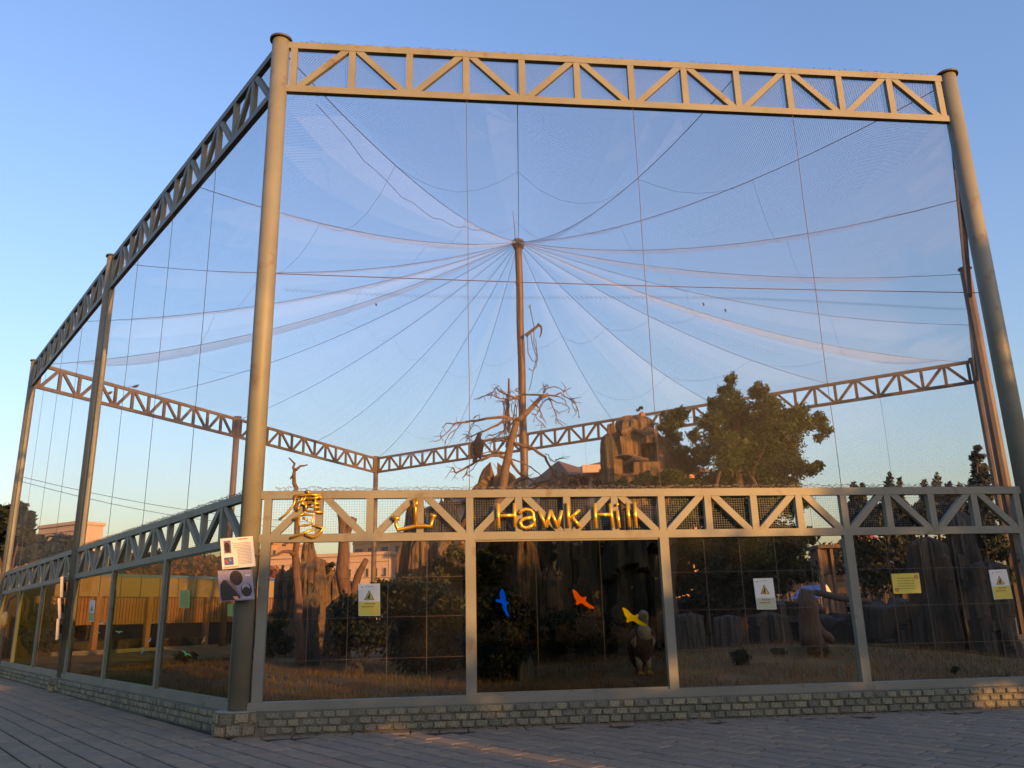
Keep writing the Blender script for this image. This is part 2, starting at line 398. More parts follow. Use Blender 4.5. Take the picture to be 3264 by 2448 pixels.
def truss(A, B, z0, z1, n, w=.115, d=.10, ins=.24, mat=M_steel, mesh=None, coil=True, posts=True):
    t = (B - A).normalized(); nn = Vector((t.y, -t.x)); L = (B - A).length
    P = lambda s, z, o=0.: Vector((A.x + t.x * s + nn.x * o, A.y + t.y * s + nn.y * o, z))
    side = Vector((nn.x, nn.y, 0)); s0, s1 = ins, L - ins; e = .10
    cb = MB(); cb.bar(P(e, z1 - w / 2), P(L - e, z1 - w / 2), w, d, side); cb.bar(P(e, z0 + w / 2), P(L - e, z0 + w / 2), w, d, side)
    ch = part(cb, 'truss', mat)
    nodes = [s0 + (s1 - s0) * i / n for i in range(n + 1)]
    for s in nodes:
        u = MB(); u.bar(P(s, z0 + w), P(s, z1 - w), w * .92, d - .008, side); part(u, 'upright', mat, ch)
    for i in range(n):
        a, c = nodes[i] + w * .46, nodes[i + 1] - w * .46
        lo, hi = z0 + w - .02, z1 - w + .02
        q = MB(); q.bar(P(a + .04, lo) if i % 2 == 0 else P(a + .04, hi), P(c - .04, hi) if i % 2 == 0 else P(c - .04, lo), w * .88, d - .02, side); part(q, 'diagonal', mat, ch)
    if mesh:
        k = MB(); o = -d / 2 - .008
        k.face([P(s0, z0 + .02, o), P(s1, z0 + .02, o), P(s1, z1 - .02, o), P(s0, z1 - .02, o)], [(0, 0), (s1 - s0, 0), (s1 - s0, z1 - z0), (0, z1 - z0)])
        part(k, 'backing_mesh', mesh, ch)
    if coil:
        k = MB(); pts = []; s = .35; i = 0
        while s < L - .35:
            a = s * 60; amp = .012 + .012 * (1 + noise.noise(Vector((s * .9, z1, A.x)))) + .012 * noise.noise(Vector((s * 6, 0, z0)))
            pts.append(P(s + .03 * math.sin(a * 1.7), z1 + .018 + amp * abs(1.2 + math.sin(a)) * .8 - .01, -.03 + .03 * math.cos(a)))
            s += .022
        k.tube(pts, .0038, 3); part(k, 'net_edge_coil', M_coil, ch)
        k = MB(); k.tube([p + Vector((0, 0, .01 + .018 * math.sin(i * .9))) + side * .02 for i, p in enumerate(pts)][::2], .004, 3); part(k, 'net_edge_coil', M_coil, ch)
    return nodes, P
LOOP = [(C0, C1), (C1, RM), (RM, RR), (RR, B2), (B2, B1), (B1, BB), (BB, MM), (MM, L2), (L2, L1), (L1, C0)]
def wall(A, B, far=False):
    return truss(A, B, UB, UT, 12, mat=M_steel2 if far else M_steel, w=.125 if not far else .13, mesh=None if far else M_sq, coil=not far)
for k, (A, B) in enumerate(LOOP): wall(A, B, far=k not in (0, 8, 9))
LOWN = {}
for (A, B, n) in ((C0, C1, 16), (C0, L1, 12), (L1, L2, 12)):
    # left spans are laid out from the near corner outwards, so their outer face is on the other hand
    if n == 16: LOWN[n] = truss(A, B, LB, LT, n, w=.118, d=.10, mesh=M_sq)
    else: truss(B, A, LB, LT, n, w=.118, d=.10, mesh=M_sq)
# truss end posts beside the columns, window posts, sills
def post(p, z0, z1, t, wd=.12, dp=.10, mat=M_steel, name='window_post', label=None):
    b = MB(); s = Vector((t.x, t.y, 0)) * wd / 2; nn = Vector((t.y, -t.x, 0)) * dp / 2
    b.box((p.x, p.y, (z0 + z1) / 2), s, nn, (0, 0, (z1 - z0) / 2)); o = part(b, name, mat)
    if label: o['label'] = label
    return o
LEN = (C1 - C0).length; bay = (LEN - .48) / 4
for i in range(5):
    p = C0 + T * (.24 + bay * i)
    post(p, PLT + .115, LB, T, .14, .105)
for A, B in ((C0, L1), (L1, L2)):
    t = (B - A).normalized(); L = (B - A).length
    for i in range(4): post(A + t * (.24 + (L - .48) * i / 3), PLT + .115, LB, t, .13, .10)
    post(B - t * .26, LT, UB, t, .10, .08, name='edge_post')
    post(A + t * .24, LT, UB, t, .05, .06, name='edge_post')
for A, B in ((C1, RM), (RM, RR)):
    t = (B - A).normalized(); L = (B - A).length
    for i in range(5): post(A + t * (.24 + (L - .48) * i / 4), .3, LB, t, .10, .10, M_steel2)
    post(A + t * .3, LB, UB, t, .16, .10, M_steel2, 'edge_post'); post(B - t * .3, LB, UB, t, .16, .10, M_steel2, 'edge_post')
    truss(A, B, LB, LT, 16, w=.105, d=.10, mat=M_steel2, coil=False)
for A, B in ((C0, C1), (C0, L1), (L1, L2), (C1, RM)):
    t = (B - A).normalized(); L = (B - A).length; p = (A + B) / 2
    b = MB(); b.box((p.x, p.y, PLT + .058), Vector((t.x, t.y, 0)) * (L / 2 - .12), Vector((t.y, -t.x, 0)) * .075, (0, 0, .057)); part(b, 'sill', M_steel)
# panes and lower netting
def pane(A, t, s0, s1, z0, z1, mat, name='glass_pane', frame=True):
    P = lambda s, z: Vector((A.x + t.x * s, A.y + t.y * s, z)); b = MB(); nn = Vector((t.y, -t.x, 0))
    b.box((P(s0, z0) + P(s1, z1)) / 2, Vector((t.x, t.y, 0)) * (s1 - s0) / 2, nn * .005, (0, 0, (z1 - z0) / 2)); o = part(b, name, mat)
    if frame:
        f = MB(); e = .03
        for a, c in (((s0, z0), (s1, z0)), ((s0, z1), (s1, z1))): f.bar(P(*a), P(*c), e, .05, nn)
        for a, c in (((s0, z0 + .015), (s0, z1 - .015)), ((s1, z0 + .015), (s1, z1 - .015))): f.bar(P(*a), P(*c), e, .05, nn)
        part(f, 'pane_frame', M_steel, o)
    return o
def netsheet(A, t, s0, s1, z0, z1, mat, name='wall_net', off=-.045, wav=.0):
    nn = Vector((t.y, -t.x)); b = MB(); n = max(1, int((s1 - s0) / 1.0)) if wav else 1; mz = max(1, int((z1 - z0) / 1.0)) if wav else 1
    def P(s, z):
        o = off + (wav * noise.noise(Vector((s * .8 + z * .5 + A.x, z * .5 - s * .3, 5))) if wav else 0)
        return Vector((A.x + t.x * s + nn.x * o, A.y + t.y * s + nn.y * o, z))
    for i in range(n):
        for j in range(mz):
            a, c = s0 + (s1 - s0) * i / n, s0 + (s1 - s0) * (i + 1) / n; e, f = z0 + (z1 - z0) * j / mz, z0 + (z1 - z0) * (j + 1) / mz
            b.face([P(a, e), P(c, e), P(c, f), P(a, f)], [(a, e), (c, e), (c, f), (a, f)])
    return part(b, name, mat)
zp0, zp1 = PLT + .13, LB - .01
for i in range(4):
    s0, s1 = .24 + bay * i + .07, .24 + bay * (i + 1) - .07
    if i == 1: pane(C0, T, s0, s1, zp0, zp1, M_glassd)['label'] = 'dark framed glass pane with three bird stickers'
    else:
        netsheet(C0, T, s0, s1, zp0 - .02, LB, M_lnet, off=-.02)
        P = lambda s, z: Vector((C0.x + T.x * s - N.x * .01, C0.y + T.y * s - N.y * .01, z))
        b = MB()
        for k in range(1, 5): b.tube([P(s0 + (s1 - s0) * k / 5, zp0), P(s0 + (s1 - s0) * k / 5, LB)], .0048, 5)
        for z in (.95, 1.52, 2.08): b.tube([P(s0 - .02, z), P(s1 + .02, z)], .0038, 5)
        part(b, 'grid_wires', M_orope)
b = MB()  # stay wires standing inside the pane
for k in (1, 2): b.tube([(C0 + T * (.24 + bay + bay * k / 3)).to_3d() + Vector((-N.x * .05, -N.y * .05, zp0)), (C0 + T * (.24 + bay + bay * k / 3)).to_3d() + Vector((-N.x * .05, -N.y * .05, LB))], .006, 5)
part(b, 'grid_wires', M_wire)
for A, B in ((C0, L1), (L1, L2)):
    t = (B - A).normalized(); L = (B - A).length
    for i in range(3):
        s0, s1 = .24 + (L - .48) * i / 3 + .08, .24 + (L - .48) * (i + 1) / 3 - .08
        pane(A, t, s0, s1, zp0, zp1, M_glassg if i == 1 else M_glass)
# netting of the walls above the lower truss
netsheet(C0, T, .18, LEN - .18, LT, UB, M_net, wav=.02)
for A, B in ((L1, C0), (L2, L1)):
    t = (B - A).normalized(); netsheet(A, t, .18, (B - A).length - .18, LT, UB, M_net_l, wav=.12)
for A, B in ((C1, RM), (RM, RR), (RR, B2), (B2, B1), (B1, BB), (BB, MM), (MM, L2)):
    t = (B - A).normalized(); netsheet(A, t, .18, (B - A).length - .18, .3 if A != C1 and A != RM else LT, UB, M_net, wav=.05)
# vertical and horizontal tension wires
def wires(A, B, ks, mat=M_orope, r=.0055, top=UB, bot=LT):
    t = (B - A).normalized(); nn = Vector((t.y, -t.x)); L = (B - A).length
    for k in ks:
        s = .24 + (L - .48) * k; b = MB(); pts = []
        for i in range(9):
            z = top + (bot - top) * i / 8; o = .01 + .012 * math.sin(i * 1.9 + k * 9); pts.append((A.x + t.x * (s + o * .5) + nn.x * .02, A.y + t.y * (s + o * .5) + nn.y * .02, z))
        b.tube(pts, r, 5); part(b, 'tension_wire', mat)
wires(C0, C1, (.25, .5, .75)); wires(L1, C0, (.25, .5, .75)); wires(L2, L1, (.25, .5, .75))
wires(RR, B2, (.33, .66), M_wire, .006, bot=.5); wires(B2, B1, (.33, .66), M_wire, .006, bot=.5)
b = MB(); P3 = lambda s, z, o=.03: Vector((C0.x + T.x * s + N.x * o, C0.y + T.y * s + N.y * o, z))
zH0 = onwall(870, 872, C0, C1, .03)[1]; zH1 = onwall(3110, 933, C0, C1, .03)[1]
b.tube([P3(.16 + (LEN - .32) * i / 12, zH0 + (zH1 - zH0) * i / 12 - .04 * math.sin(PI * i / 12)) for i in range(13)], .008, 5); part(b, 'tension_wire', M_orope)
b = MB()
b.tube([P3(.3 + (LEN - .6) * i / 300, zH0 + (zH1 - zH0) * i / 300 - .22 - .05 * math.sin(i * .025) - .05 * (i % 2), -.04) for i in range(301)], .004, 3)
part(b, 'net_seam', M_wire)

# roof net: panels slung between cables that run from the rim to the mast head
TOP = Vector((POLE.x, POLE.y, POLE_TOP))
RIM = []
for w_i, (A, B) in enumerate(LOOP):
    nn_ = 3 if w_i == 0 else 2
    for k in range(nn_): p = A.lerp(B, k / nn_); RIM.append(Vector((p.x, p.y, UT - .12)))
def sag(p, t, amt): return 4 * t * (1 - t) * amt
def cab(P0, t, amt):
    q = P0.lerp(TOP, t); q.z -= sag(q, t, amt); return q
SAGS = []
for i, P0 in enumerate(RIM): SAGS.append((.66 + .22 * ((i * 7) % 5) / 5) * (P0 - TOP).length / 16)
for i, P0 in enumerate(RIM):
    b = MB(); b.tube([cab(P0, k / 16, SAGS[i]) for k in range(17)], .009, 5); part(b, 'roof_cable', M_cable)
for i in range(len(RIM)):
    j = (i + 1) % len(RIM); P0, P1 = RIM[i], RIM[j]; b = MB(); nu, nv = 6, 14; W = (P1 - P0).length; H = ((P0 + P1) / 2 - TOP).length
    def G(u, v):
        a, c = cab(P0, v, SAGS[i]), cab(P1, v, SAGS[j]); q = a.lerp(c, u)
        q.z -= 4 * u * (1 - u) * (1 - v) ** .8 * (.80 + .3 * math.sin(i * 2.3)) * min(1, v * 6) + .06 * noise.noise(Vector((u * 3 + i, v * 7, 0))) * (1 - v)
        return q
    for a in range(nu):
        for c in range(nv):
            u0, u1, v0, v1 = a / nu, (a + 1) / nu, c / nv, (c + 1) / nv
            b.face([G(u0, v0), G(u1, v0), G(u1, v1), G(u0, v1)], [(u0 * W, v0 * H), (u1 * W, v0 * H), (u1 * W, v1 * H), (u0 * W, v1 * H)])
    o = part(b, 'roof_net', M_roof)
    # seams across the panel
    s = MB()
    for v in (.3, .62): s.tube([G(k / 6, v) - Vector((0, 0, .01)) for k in range(7)], .0032, 3)
    if 0: pass
    part(s, 'net_seam', M_cable, o)
# loose rope that swings beside the cable of the near corner
b = MB(); b.tube([cab(RIM[0], k / 24, SAGS[0]) + Vector((-.05, 0, -.05 - .55 * math.sin(PI * min(1, k / 17)) + .05 * math.sin(k * 2.2))) for k in range(2, 19)], .007, 4); part(b, 'loose_rope', M_cable)

# plinth with its stones
cb = MB()
def stone_block():
    b = MB(); c = .12; P = []
    for x in (-.5, .5):
        for y in (-.5, .5):
            for z in (-.5, .5): pass
    lo = .5 - c * .6
    b.v = [(-.5, .5, -.5), (.5, .5, -.5), (.5, .5, .5), (-.5, .5, .5), (-.5, -.25, -.5), (.5, -.25, -.5), (.5, -.25, .5), (-.5, -.25, .5),
           (-lo, -.5, -.4), (lo, -.5, -.42), (lo * .97, -.5, .41), (-lo * .96, -.5, .4)]
    b.f = [(0, 3, 2, 1), (0, 1, 5, 4), (1, 2, 6, 5), (2, 3, 7, 6), (3, 0, 4, 7), (4, 5, 9, 8), (5, 6, 10, 9), (6, 7, 11, 10), (7, 4, 8, 11), (8, 9, 10, 11)]
    return b
sb = stone_block(); me_st = None
def plinth(A, B, label, out, rows=3, per=.192, limit=300, name='stone_plinth', ext=.0):
    global me_st
    t = (B - A).normalized(); L = (B - A).length; nn = out; mid = (A + B) / 2
    r = empty(name, (A.x, A.y, 0), label, 'low wall')
    b = MB(); b.box((mid.x, mid.y, PLT / 2 - .03), Vector((t.x, t.y, 0)) * (L / 2), Vector((nn.x, nn.y, 0)) * .13, (0, 0, PLT / 2 + .029)); adopt(b.build('core', M_mortar), r)
    ang = math.atan2(-nn.x, nn.y); ang = math.atan2(t.y, t.x) if Vector((t.y, -t.x)).dot(nn) > 0 else math.atan2(-t.y, -t.x)
    rh = (PLT - .012) / rows; cnt = 0; rest = MB()
    for k in range(int(L / per) + 2):
        for rw in range(rows):
            if k == 0: continue
            s = (k - .5 + (.5 if rw % 2 else 0)) * per
            wl = per * random.uniform(.72, .95); hh = rh * random.uniform(.70, .90); jit = random.uniform(-.014, .014)
            if s + wl / 2 > L - .1 or s - wl / 2 < .27: continue
            pr = .135 + random.uniform(.0, .02); c = A + t * (s + jit) + nn * (pr - .015); z = .004 + rh * (rw + .5)
            cnt += 1
            if cnt <= limit:
                if me_st is None: o = sb.build('stone', M_stone, r); me_st = o.data
                else: o = bpy.data.objects.new('stone', me_st); COL.objects.link(o); o.parent = r
                o.matrix_parent_inverse = Matrix.Translation(-Vector(r.location))
                o.location = (c.x, c.y, z); o.scale = (wl, .05, hh); o.rotation_euler = (random.uniform(-.02, .02), random.uniform(-.03, .03), ang + random.uniform(-.03, .03))
    return r
plinth(C0, C1, 'low plinth of small greenish stones under the front wall of the aviary', N)
plinth(C0, L1, 'low stone plinth in shade, running back from the near corner column', NL, per=.2)
plinth(L1, L2, 'low stone plinth at far left, beyond the second column', NL, per=.24)
plinth(C1, RM, 'low stone plinth along the right side of the aviary', Vector(((RR - C1).y, -(RR - C1).x)).normalized(), per=.3)
def pier(p, r, label, n=9, tall=.31):
    e = empty('stone_pier', (p.x, p.y, 0), label, 'pier'); b = MB(); b.tube([(p.x, p.y, 0), (p.x, p.y, tall)], r, 20); adopt(b.build('core', M_mortar), e)
    c = MB(); c.tube([(p.x, p.y, tall), (p.x, p.y, tall + .012)], r * 1.02, 24); adopt(c.build('mortar_top', MAT('pier_top', (.2, .19, .15), (.28, .26, .2), 12, .9)), e)
    for k in range(n):
        for q in range(2):
            a = 2 * PI * (k + .5 * q) / n; h = tall * (.52 if (k + q) % 2 else .42)
            o = bpy.data.objects.new('stone', me_st); COL.objects.link(o); adopt(o, e)
            z = .012 + h / 2 if q == 0 else tall - .01 - h / 2 * .9
            o.location = (p.x + math.cos(a) * (r + .0), p.y + math.sin(a) * (r + .0), z); o.scale = (2 * PI * r / n * .84, .05, h * .86); o.rotation_euler = (0, 0, a + PI / 2)
pier(C0 + (T * -.02), .29, 'rounded stone footing under the near corner column'); pier(L1, .26, 'rounded stone footing under the second column on the left')

# ------------------------------------------------------------------ mast in the middle
ma = empty('mast', (POLE.x, POLE.y, .5), 'tall brown mast holding up the middle of the roof net', 'mast')
b = MB(); hp = POLE_TOP
b.tube([(POLE.x + .0 + .01 * math.sin(z * 2), POLE.y, z) for z in np.linspace(.3, hp, 24)], list(np.linspace(.145, .135, 24)), 18); adopt(b.build('pole', M_pole, smooth=True), ma)
b = MB(); b.tube([(POLE.x, POLE.y, hp - .02), (POLE.x, POLE.y, hp + .07)], .20, 20)
for k in range(14): a = k * .449; b.tube([(POLE.x + .16 * math.cos(a), POLE.y + .16 * math.sin(a), hp - .28), (POLE.x + .25 * math.cos(a), POLE.y + .25 * math.sin(a), hp + .0)], .02, 5)
adopt(b.build('mast_head', M_cap), ma)
def trace(pts, Y, k, x0, y0, dy=None):
    return [FU(x0 + p[0] * k, y0 + p[1] * k, Y + (dy[i] if dy else 0)) for i, p in enumerate(pts)]
k4 = 600 / 1531
b = MB(); b.tube(trace([(702, 1070), (810, 985)], POLE.y - .3, k4, 1400, 650), [.07, .045], 7); b.tube(trace([(800, 975), (830, 1000), (832, 1040), (818, 1085)], POLE.y - .3, k4, 1400, 650), [.05, .04, .035, .02], 6)
adopt(b.build('perch_arm', M_barkd), ma)
rp = tag(MB().tube(trace([(735, 820), (750, 900), (772, 1000), (770, 1130), (800, 1230), (800, 1280), (760, 1280), (722, 1210), (718, 1080), (745, 1050), (760, 1150), (790, 1240), (790, 1320), (760, 1360), (728, 1340)], POLE.y - .35, k4, 1400, 650), .017, 5).tube(trace([(722, 835), (735, 850), (745, 820)], POLE.y - .35, k4, 1400, 650), .015, 5)
        .tube(trace([(785, 1100), (795, 1200), (785, 1280), (765, 1360), (745, 1470), (728, 1520)], POLE.y - .33, k4, 1400, 650), .014, 5).build('rope', M_wire), 'grey rope hanging in loops from the arm of the mast', 'rope')
tag(MB().tube(trace([(628, 340), (632, 400), (638, 600), (622, 640), (636, 670), (636, 900), (645, 1000), (637, 1035)], POLE.y - .3, k4, 1400, 650), .022, 5).build('rope', M_cable), 'thin dark rope running down the left edge of the mast', 'rope')
b = MB(); b.tube(trace([(620, 300), (612, 180), (598, 55)], POLE.y, k4, 1400, 650), [.02, .016, .01], 5); adopt(b.build('rod', M_orope), ma)
tag(MB().tube(trace([(566, 1420), (566, 1520), (560, 1620), (562, 1760), (566, 1860)], POLE.y - 1, k4, 1400, 650), [.035, .045, .05, .05, .05], 6).build('upright_stick', M_barkd), 'thin upright dark stick standing left of the mast among the branches', 'stick')

# ------------------------------------------------------------------ rocks
def rock(x, y, z0, z1, rx, ry, seed, mat=M_rock, label='', tp=.75, nu=54, nv=34, rug=.20, group=None, top=.16, rot=0, lean=0, cat='rock', holes=None, name='rock'):
    b = MB(); H = z1 - z0
    for j in range(nv + 1):
        t = j / nv
        for i in range(nu):
            a = 2 * PI * i / nu; ca, sa = math.cos(a), math.sin(a)
            n1 = noise.noise(Vector((ca * 1.4 + seed, sa * 1.4, t * H * .35 + seed))); n2 = noise.noise(Vector((ca * 4 + seed * 2, sa * 4, t * H * .6))); n3 = noise.noise(Vector((ca * 9, sa * 9 + seed, t * H * 1.8)))
            ridge = abs(noise.noise(Vector((ca * 3.2 + seed * 3, sa * 3.2 - seed, t * H * .12))))
            blk = math.floor((t * H + .5 * n1) / .62 + seed * .37); sec = math.floor((a + .25 * n2) / (2 * PI) * 9)
            led = .07 * (noise.cell(Vector((blk + .5, sec + .5, seed + .5))) * 2 - 1)
            flute = .055 * math.sin(a * 13 + 2.5 * n1 + seed) * (.4 + abs(n2))
            k = (1 - (1 - tp) * t) * (1 + rug * 1.3 * n1 + rug * .7 * n2 + rug * .4 * n3 + led + flute - rug * 1.3 * max(0, .35 - ridge * 1.6))
            if t > 1 - top: u = (t - (1 - top)) / top; k *= (max(0, 1 - u ** 4 * .97)) ** .5
            # squared-off plan
            q = (abs(ca) ** 3.2 + abs(sa) ** 3.2) ** (-1 / 3.2)
            px, py = ca * q * rx * k, sa * q * ry * k
            pz = z0 + H * (t if t < 1 - top else (1 - top) + (t - 1 + top) * (1 + .9 * noise.noise(Vector((ca * 1.8 + seed, sa * 1.8, 9)))))
            if holes:
                for (ha, ht, hw, hh, dep) in holes:
                    da = (a - ha + PI) % (2 * PI) - PI; f = max(0, 1 - (da / hw) ** 4) * max(0, 1 - ((t - ht) / hh) ** 4); px *= 1 - dep * f; py *= 1 - dep * f
            c, s = math.cos(rot), math.sin(rot); b.v.append((x + px * c - py * s + lean * t * H, y + px * s + py * c, pz))
    for j in range(nv):
        for i in range(nu): i2 = (i + 1) % nu; b.f.append((j * nu + i, j * nu + i2, (j + 1) * nu + i2, (j + 1) * nu + i))
    b.f.append(tuple(nv * nu + i for i in range(nu)))
    o = b.build(name, mat, origin=(x, y, z0)); return tag(o, label, cat, group)
def vrock(vx0, vx1, vtop, Y, seed, label, mat=M_rock, z0=.2, dep=None, **kw):
    a, c = U(vx0, vtop, Y), U(vx1, vtop, Y); z1 = (a.z + c.z) / 2; rx = (c.x - a.x) / 2
    # sight lines lean outwards with height: centre at mid height
    return rock((a.x + c.x) / 2, Y, z0, z1, rx * 1.08, dep or rx * .9, seed, mat, label, **kw)
G1 = 'brown rocks of the aviary hill'
vrock(594, 628, 1236, 25.5, 1, 'low brown rock at the left foot of the sunlit crags', group=G1)
vrock(616, 652, 1218, 25, 2, 'sunlit brown rock shoulder just left of the pointed crag', tp=.85, group=G1)
vrock(646, 694, 1174, 24.6, 3, 'sunlit pointed crag rising behind the bare leaning trunk', tp=.55, top=.2, group=G1)
vrock(640, 712, 1212, 24, 4, 'broad sunlit crag base below the pointed peak', tp=.85, top=.15, group=G1)
vrock(694, 745, 1240, 24.5, 5, 'low orange crag right of the pointed peak', tp=.8, group=G1)
vrock(655, 692, 1290, 20.5, 6, 'tall grey standing stone beside the bare trunk in the left bay', M_rockg, tp=.8, top=.15)
vrock(700, 760, 1300, 22, 7, 'low dark rock behind the left bushes', M_rockg, group=G1)
vrock(856, 892, 1172, 23.8, 8, 'upright brown rock left of the central rock wall', tp=.75, group=G1)
vrock(884, 950, 1160, 23.5, 9, 'brown streaked rock wall behind the left bay warning sign', tp=.9, top=.12, group=G1)
vrock(930, 1020, 1172, 23, 10, 'shaded brown rock wall left of the glass pane', tp=.9, top=.15, group=G1)
vrock(868, 925, 1086, 26.5, 11, 'high brown crag seen through the truss behind the second gold character', tp=.6, top=.2, group=G1)
vrock(900, 1010, 1120, 26, 12, 'sloping brown rock under the dead tree, left side', tp=.7, top=.4, group=G1)
vrock(985, 1150, 1064, 27.5, 13, 'rounded rock summit carrying the dead tree roots', tp=.7, top=.4, group=G1)
vrock(1100, 1168, 1172, 19.5, 14, 'pale brown fluted rock behind the blue bird sticker', tp=.8, top=.2, rug=.18)
vrock(1163, 1216, 1232, 19, 15, 'slanting brown slab right of the pale fluted rock', tp=.75, top=.15)
vrock(1180, 1300, 1120, 22, 16, 'dark tall rock behind the orange bird sticker', M_rockg, tp=.85, top=.2)
vrock(1290, 1440, 1100, 22.5, 17, 'wide dark rock cliff below the rock tower', M_rockg, tp=.9, top=.15, dep=2)
vrock(1150, 1270, 1060, 26, 18, 'brown rock slope right of the mast foot', tp=.7, top=.4, group=G1)
tow = vrock(1300, 1446, 930, 23, 21, 'tall orange rock tower with dark hollows near its top', z0=2.5, tp=.86, top=.12, nu=72, nv=60, rug=.13, dep=1.0,
      holes=[(-PI / 2 + .25, .80, .24, .06, .85), (-PI / 2 - .55, .72, .24, .06, .7)])
vrock(1318, 1412, 905, 23, 22, 'grey brown rock cap on top of the tower', M_rock, z0=U(1370, 975, 23).z, tp=.72, top=.35, rug=.3)
vrock(1306, 1332, 918, 22.6, 23, 'small reddish rock knob on the left of the tower top', z0=U(1310, 990, 23).z, tp=.7)
vrock(1376, 1396, 893, 23, 24, 'small upright red rock on the summit of the tower', z0=U(1390, 960, 23).z - .2, tp=.7, mat=MAT('red_rock', (.3, .11, .05), (.38, .16, .08), 3, .9))
vrock(1300, 1326, 940, 22.4, 28, 'rock bulge at the tower upper left corner', z0=U(1310, 1050, 23).z, tp=.8, mat=M_rockg)
G2 = 'dark rocks under the big tree'
vrock(1430, 1560, 1292, 24, 51, 'broad dark rock bank added under the left half of the big tree to cover bright walls', M_rockg, tp=.9, dep=.9, top=.1)  # added dark bank, keeps the bright building behind from showing
vrock(1545, 1770, 1300, 24.6, 52, 'broad dark rock bank added behind the right half of the big tree to cover bright walls', M_rockg, tp=.9, dep=.9, top=.1)  # second added bank, darkens the view under the crown
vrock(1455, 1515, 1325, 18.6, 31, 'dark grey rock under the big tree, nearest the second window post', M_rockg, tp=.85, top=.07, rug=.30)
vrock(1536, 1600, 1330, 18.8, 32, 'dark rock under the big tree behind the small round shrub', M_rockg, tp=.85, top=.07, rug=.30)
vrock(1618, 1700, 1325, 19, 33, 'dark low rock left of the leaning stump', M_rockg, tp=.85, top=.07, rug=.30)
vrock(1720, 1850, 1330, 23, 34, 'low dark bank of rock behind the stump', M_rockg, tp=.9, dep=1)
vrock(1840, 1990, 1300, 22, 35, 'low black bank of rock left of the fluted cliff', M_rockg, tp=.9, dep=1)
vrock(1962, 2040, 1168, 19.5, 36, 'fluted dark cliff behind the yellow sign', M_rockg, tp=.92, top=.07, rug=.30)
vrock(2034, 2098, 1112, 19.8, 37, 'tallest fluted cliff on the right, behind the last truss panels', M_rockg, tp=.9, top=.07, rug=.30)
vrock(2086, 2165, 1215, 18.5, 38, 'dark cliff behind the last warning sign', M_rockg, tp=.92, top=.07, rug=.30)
vrock(1116, 1152, 1422, 15.2, 41, 'pale rounded boulder among the bushes at the foot of the glass pane', M_rockp, z0=.25, tp=.9, top=.5, rug=.1)
vrock(748, 786, 1434, 18, 42, 'low dark boulder beside the left bushes', M_rockg, z0=.25, tp=.8, top=.5)

# ------------------------------------------------------------------ dead trees
def branchy(lines, Y, k, x0, y0, mat, name, seed=1, rk=1.):
    random.seed(seed); b = MB()
    for pts, r0, r1, d0, d1 in lines:
        n = len(pts); ds = [d0 + (d1 - d0) * i / max(1, n - 1) for i in range(n)]
        P = trace(pts, Y, k, x0, y0, ds)
        # soften: insert jittered midpoints
        Q = [P[0]]
        for i in range(1, n): mid = (P[i - 1] + P[i]) / 2 + Vector((random.gauss(0, .012), random.gauss(0, .04), random.gauss(0, .012))); Q += [mid, P[i]]
        b.tube(Q, [max(.013, (r0 + (r1 - r0) * i / (len(Q) - 1)) * rk) for i in range(len(Q))], 7)
    return b
kd = 550 / 2212; DY = 25.5
dt = empty('dead_tree', tuple(FU(1507, 1866, DY)), 'bare sunlit dead tree with crooked limbs beside the mast', 'dead tree')
b = branchy([([(630, 2680), (670, 2460), (870, 1900), (1010, 1480), (1050, 1180), (1090, 1000), (1130, 820), (1165, 680), (1195, 570)], .17, .10, 0, 0)], DY, kd, 1350, 1200, M_bark, 'trunk'); adopt(b.build('trunk', M_bark, smooth=True), dt)
